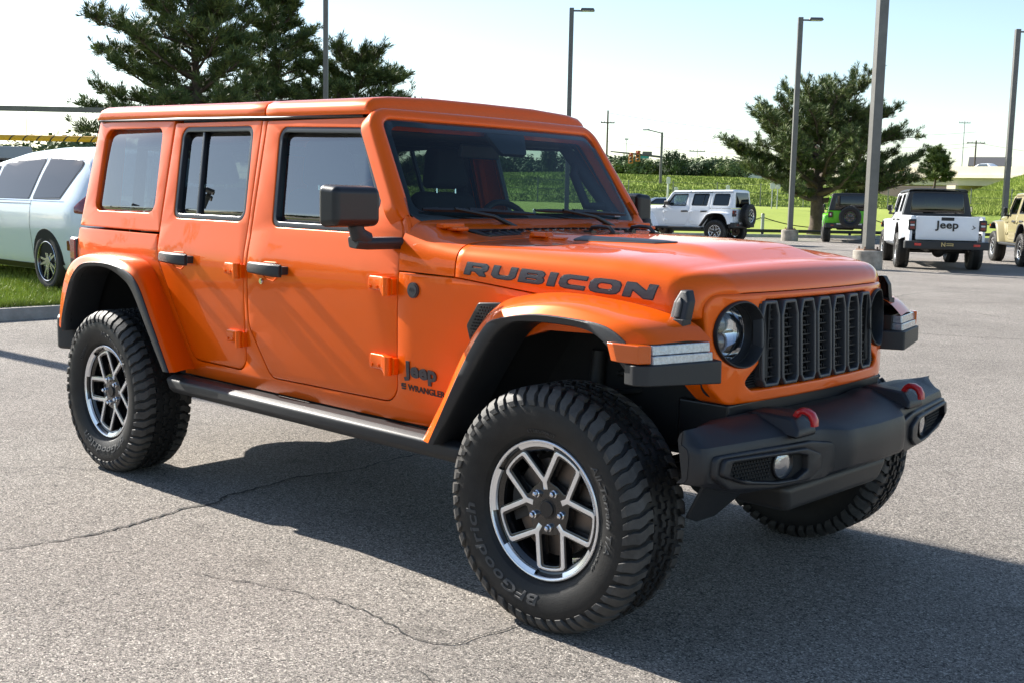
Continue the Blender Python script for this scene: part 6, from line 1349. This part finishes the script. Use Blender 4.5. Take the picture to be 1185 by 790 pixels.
# chain posts, rail, fence, signs, hydrant
GP = 'short posts carrying the chain'
pts = []
for k in range(9):
    t0 = ks(*px(876, 52)[:2]); q = kp(t0[0]+(k-3)*5.2, t0[1], 0); q.z = hz(t0[1]); pts.append(q)
    t = empty('bollard', q, 0, None, 'grey chain post beside the spare wheel of the white off-roader' if k == 3 else 'grey chain post on the lawn edge behind the parked cars', 'post', GP)
    b = NB(); cyl(b, (0, 0, .40), .075, .90, 'z', 16); obj('post', b, M_GALV, t, bevel=.01); b = NB(); cyl(b, (0, 0, .87), .085, .05, 'z', 16, r2=.05); obj('cap', b, M_POLE, t)
for k in range(8):
    a, c = pts[k]+V((0, 0, .72)), pts[k+1]+V((0, 0, .72)); b = NB(); P = [a.lerp(c, i/20)-V((0, 0, .42*4*(i/20)*(1-i/20))) for i in range(21)]; tube(b, P, .022, 5); tag(obj('chain', b, M_METAL, angle=60), 'sagging chain between two grey posts on the lawn edge', 'chain', 'chains between the posts')
b = NB(); t0 = ks(*px(876, 50)[:2]); tube(b, [kp(t0[0]+k, t0[1], hz(t0[1])+.16) for k in (-60, -30, 0, 30, 60)], .07, 8)
for k in range(-60, 61, 4): cyl(b, kp(t0[0]+k, t0[1], hz(t0[1])+.02), .06, .3, 'z', 8)
tag(obj('low_rail', b, M_METAL, angle=50), 'low dark rail along the edge of the lawn', 'rail')
b = NB(); t = empty('chain_link_fence', kp(0, 26.4, 0), 0, None, 'thin wire fence at the foot of the grassy bank', 'fence'); o0 = kp(0, 26.4, 0); M_FW = mat('fence_wire', (.16, .17, .16), .6, .4)
for k in range(-34, 40):
    b = NB(); p = kp(k*3.0, 26.4, hz(26.4))-o0; cyl(b, p+V((0, 0, .75)), .035, 1.6, 'z', 6); obj('fence_post', b, M_FW, t, angle=0)
b = NB()
for z in (.08, .5, .9, 1.45): tube(b, [kp(k*6.0, 26.4, hz(26.4)+z)-o0 for k in range(-17, 20)], .012, 4)
obj('fence_wire', b, M_FW, t, angle=0)
q = px(888.5, 73); sgn, tt = ks(q.x, q.y)[1], 0; q.z = hz(sgn); t = empty('sign_board', q, ang, None, 'pair of pale sign panels seen from behind in front of the bank', 'sign')
for x in (-.17, .17):
    b = NB(); box(b, (x, 0, 1.55), (.30, .03, .62)); obj('panel', b, mat('sign_back', (.55, .56, .58), .5, .3), t, bevel=.004); b = NB(); cyl(b, (x, .04, .8), .03, 1.7, 'z', 8); obj('post', b, M_GALV, t)
for u, d, h, lab in ((766.5, 66, 2.1, 'white marker post with a notched plate above the white off-roader'), (775.5, 66, 1.55, 'lower white marker post just above the white off-roader'), (834.5, 66, 1.75, 'white stub post above the rear of the white off-roader')):
    q = px(u, d); q.z = hz(ks(q.x, q.y)[1]); t = empty('marker_post', q, ang, None, lab, 'post'); b = NB(); box(b, (0, 0, h/2), (.10, .10, h)); obj('post', b, mat('marker_white', (.62, .63, .64), .6), t, bevel=.01)
    b = NB(); box(b, (0, -.06, h-.2), (.22, .02, .36)); obj('plate', b, mat('marker_white', (.6, .6, .6)), t)
q = px(1153, 45.5); q.z = hz(ks(q.x, q.y)[1]); t = empty('fire_hydrant', (q.x, q.y, max(q.z, .05)), ang, None, 'red fire hydrant behind the tan off-roader', 'hydrant'); M_HYD = mat('hydrant_red', (.50, .015, .015), .4, coat=.5)
b = NB(); lathe(b, [(.0, 0), (.18, 0), (.18, .05), (.13, .08), (.12, .60), (.15, .62), (.15, .66), (.12, .70), (.09, .80), (.04, .86), (0, .88)], 20, lambda r, w_, a: V((r*cos(a), r*sin(a), w_*1.2))); fixn(b); obj('barrel', b, M_HYD, t)
for dx, r in ((-.17, .07), (.17, .07)):
    b = NB(); cyl(b, (dx, 0, .66), r, .16, 'x', 14); obj('nozzle', b, M_HYD, t, bevel=.01)
b = NB(); cyl(b, (0, -.17, .62), .09, .14, 'y', 14); obj('nozzle', b, M_HYD, t, bevel=.01); b = NB(); cyl(b, (0, 0, 1.08), .035, .07, 'z', 5); obj('cap_nut', b, M_HYD, t)
# height bar and cable frame by the drive-through
q = px(60, 21.5); L_ = 1.0; t = empty('clearance_bar', q, ang, None, 'yellow and black striped height bar hanging above the silver minivan', 'height bar')
zb_ = (219.5-163)/1320.97*21.5+CAM.z; M_YEL = mat('bar_yellow', (.62, .34, .02), .5); m2 = M_YEL
b = NB(); cyl(b, (.15, 0, zb_), .055, 2.0, 'x', 14); obj('bar', b, M_YEL, t)
b = NB()
for k in range(7): 
    tube(b, [(-.72+k*.25+.025, -.02, zb_-.05), (-.72+k*.25+.075, -.02, zb_+.05)], .014, 6) if False else cyl(b, (-.62+k*.25, 0, zb_), .0572, .028, 'x', 14)
for v in b.verts: v.co.x += (v.co.z-zb_)*.9
obj('stripes', b, M_BLK, t)
b = NB(); 
for x in (-.35, .95): tube(b, [(x, 0, zb_), (x, 0, zb_+.62)], .006, 5)
obj('hanger', b, M_METAL, t)
t = empty('gantry_beam', px(20, 21.5), ang, None, 'dark horizontal beam on a post, above the striped height bar', 'beam'); zt_ = (219-130)/1320.97*21.5+CAM.z
b = NB(); box(b, (-.6, 0, zt_), (5.2, .12, .09)); obj('beam', b, M_POLE, t, angle=0); b = NB(); box(b, (-3.1, 0, zt_/2), (.14, .14, zt_)); obj('post', b, M_POLE, t, angle=0)
# trees and parked traffic on the other side of the lot, met only in reflections
GR = 'dark tree belt opposite, seen only in reflections'
rnd = random.Random(77)
for k in range(26):
    a = rad(185+k*6.2); d = rnd.uniform(48, 62); leafy(V((CAM.x+cos(a)*d, CAM.y+sin(a)*d, 0)), rnd.uniform(3.6, 5.4), rnd.uniform(3.4, 4.6), k % 4, 'dark tree across the lot, mirrored in the orange doors', k, 1, GR)
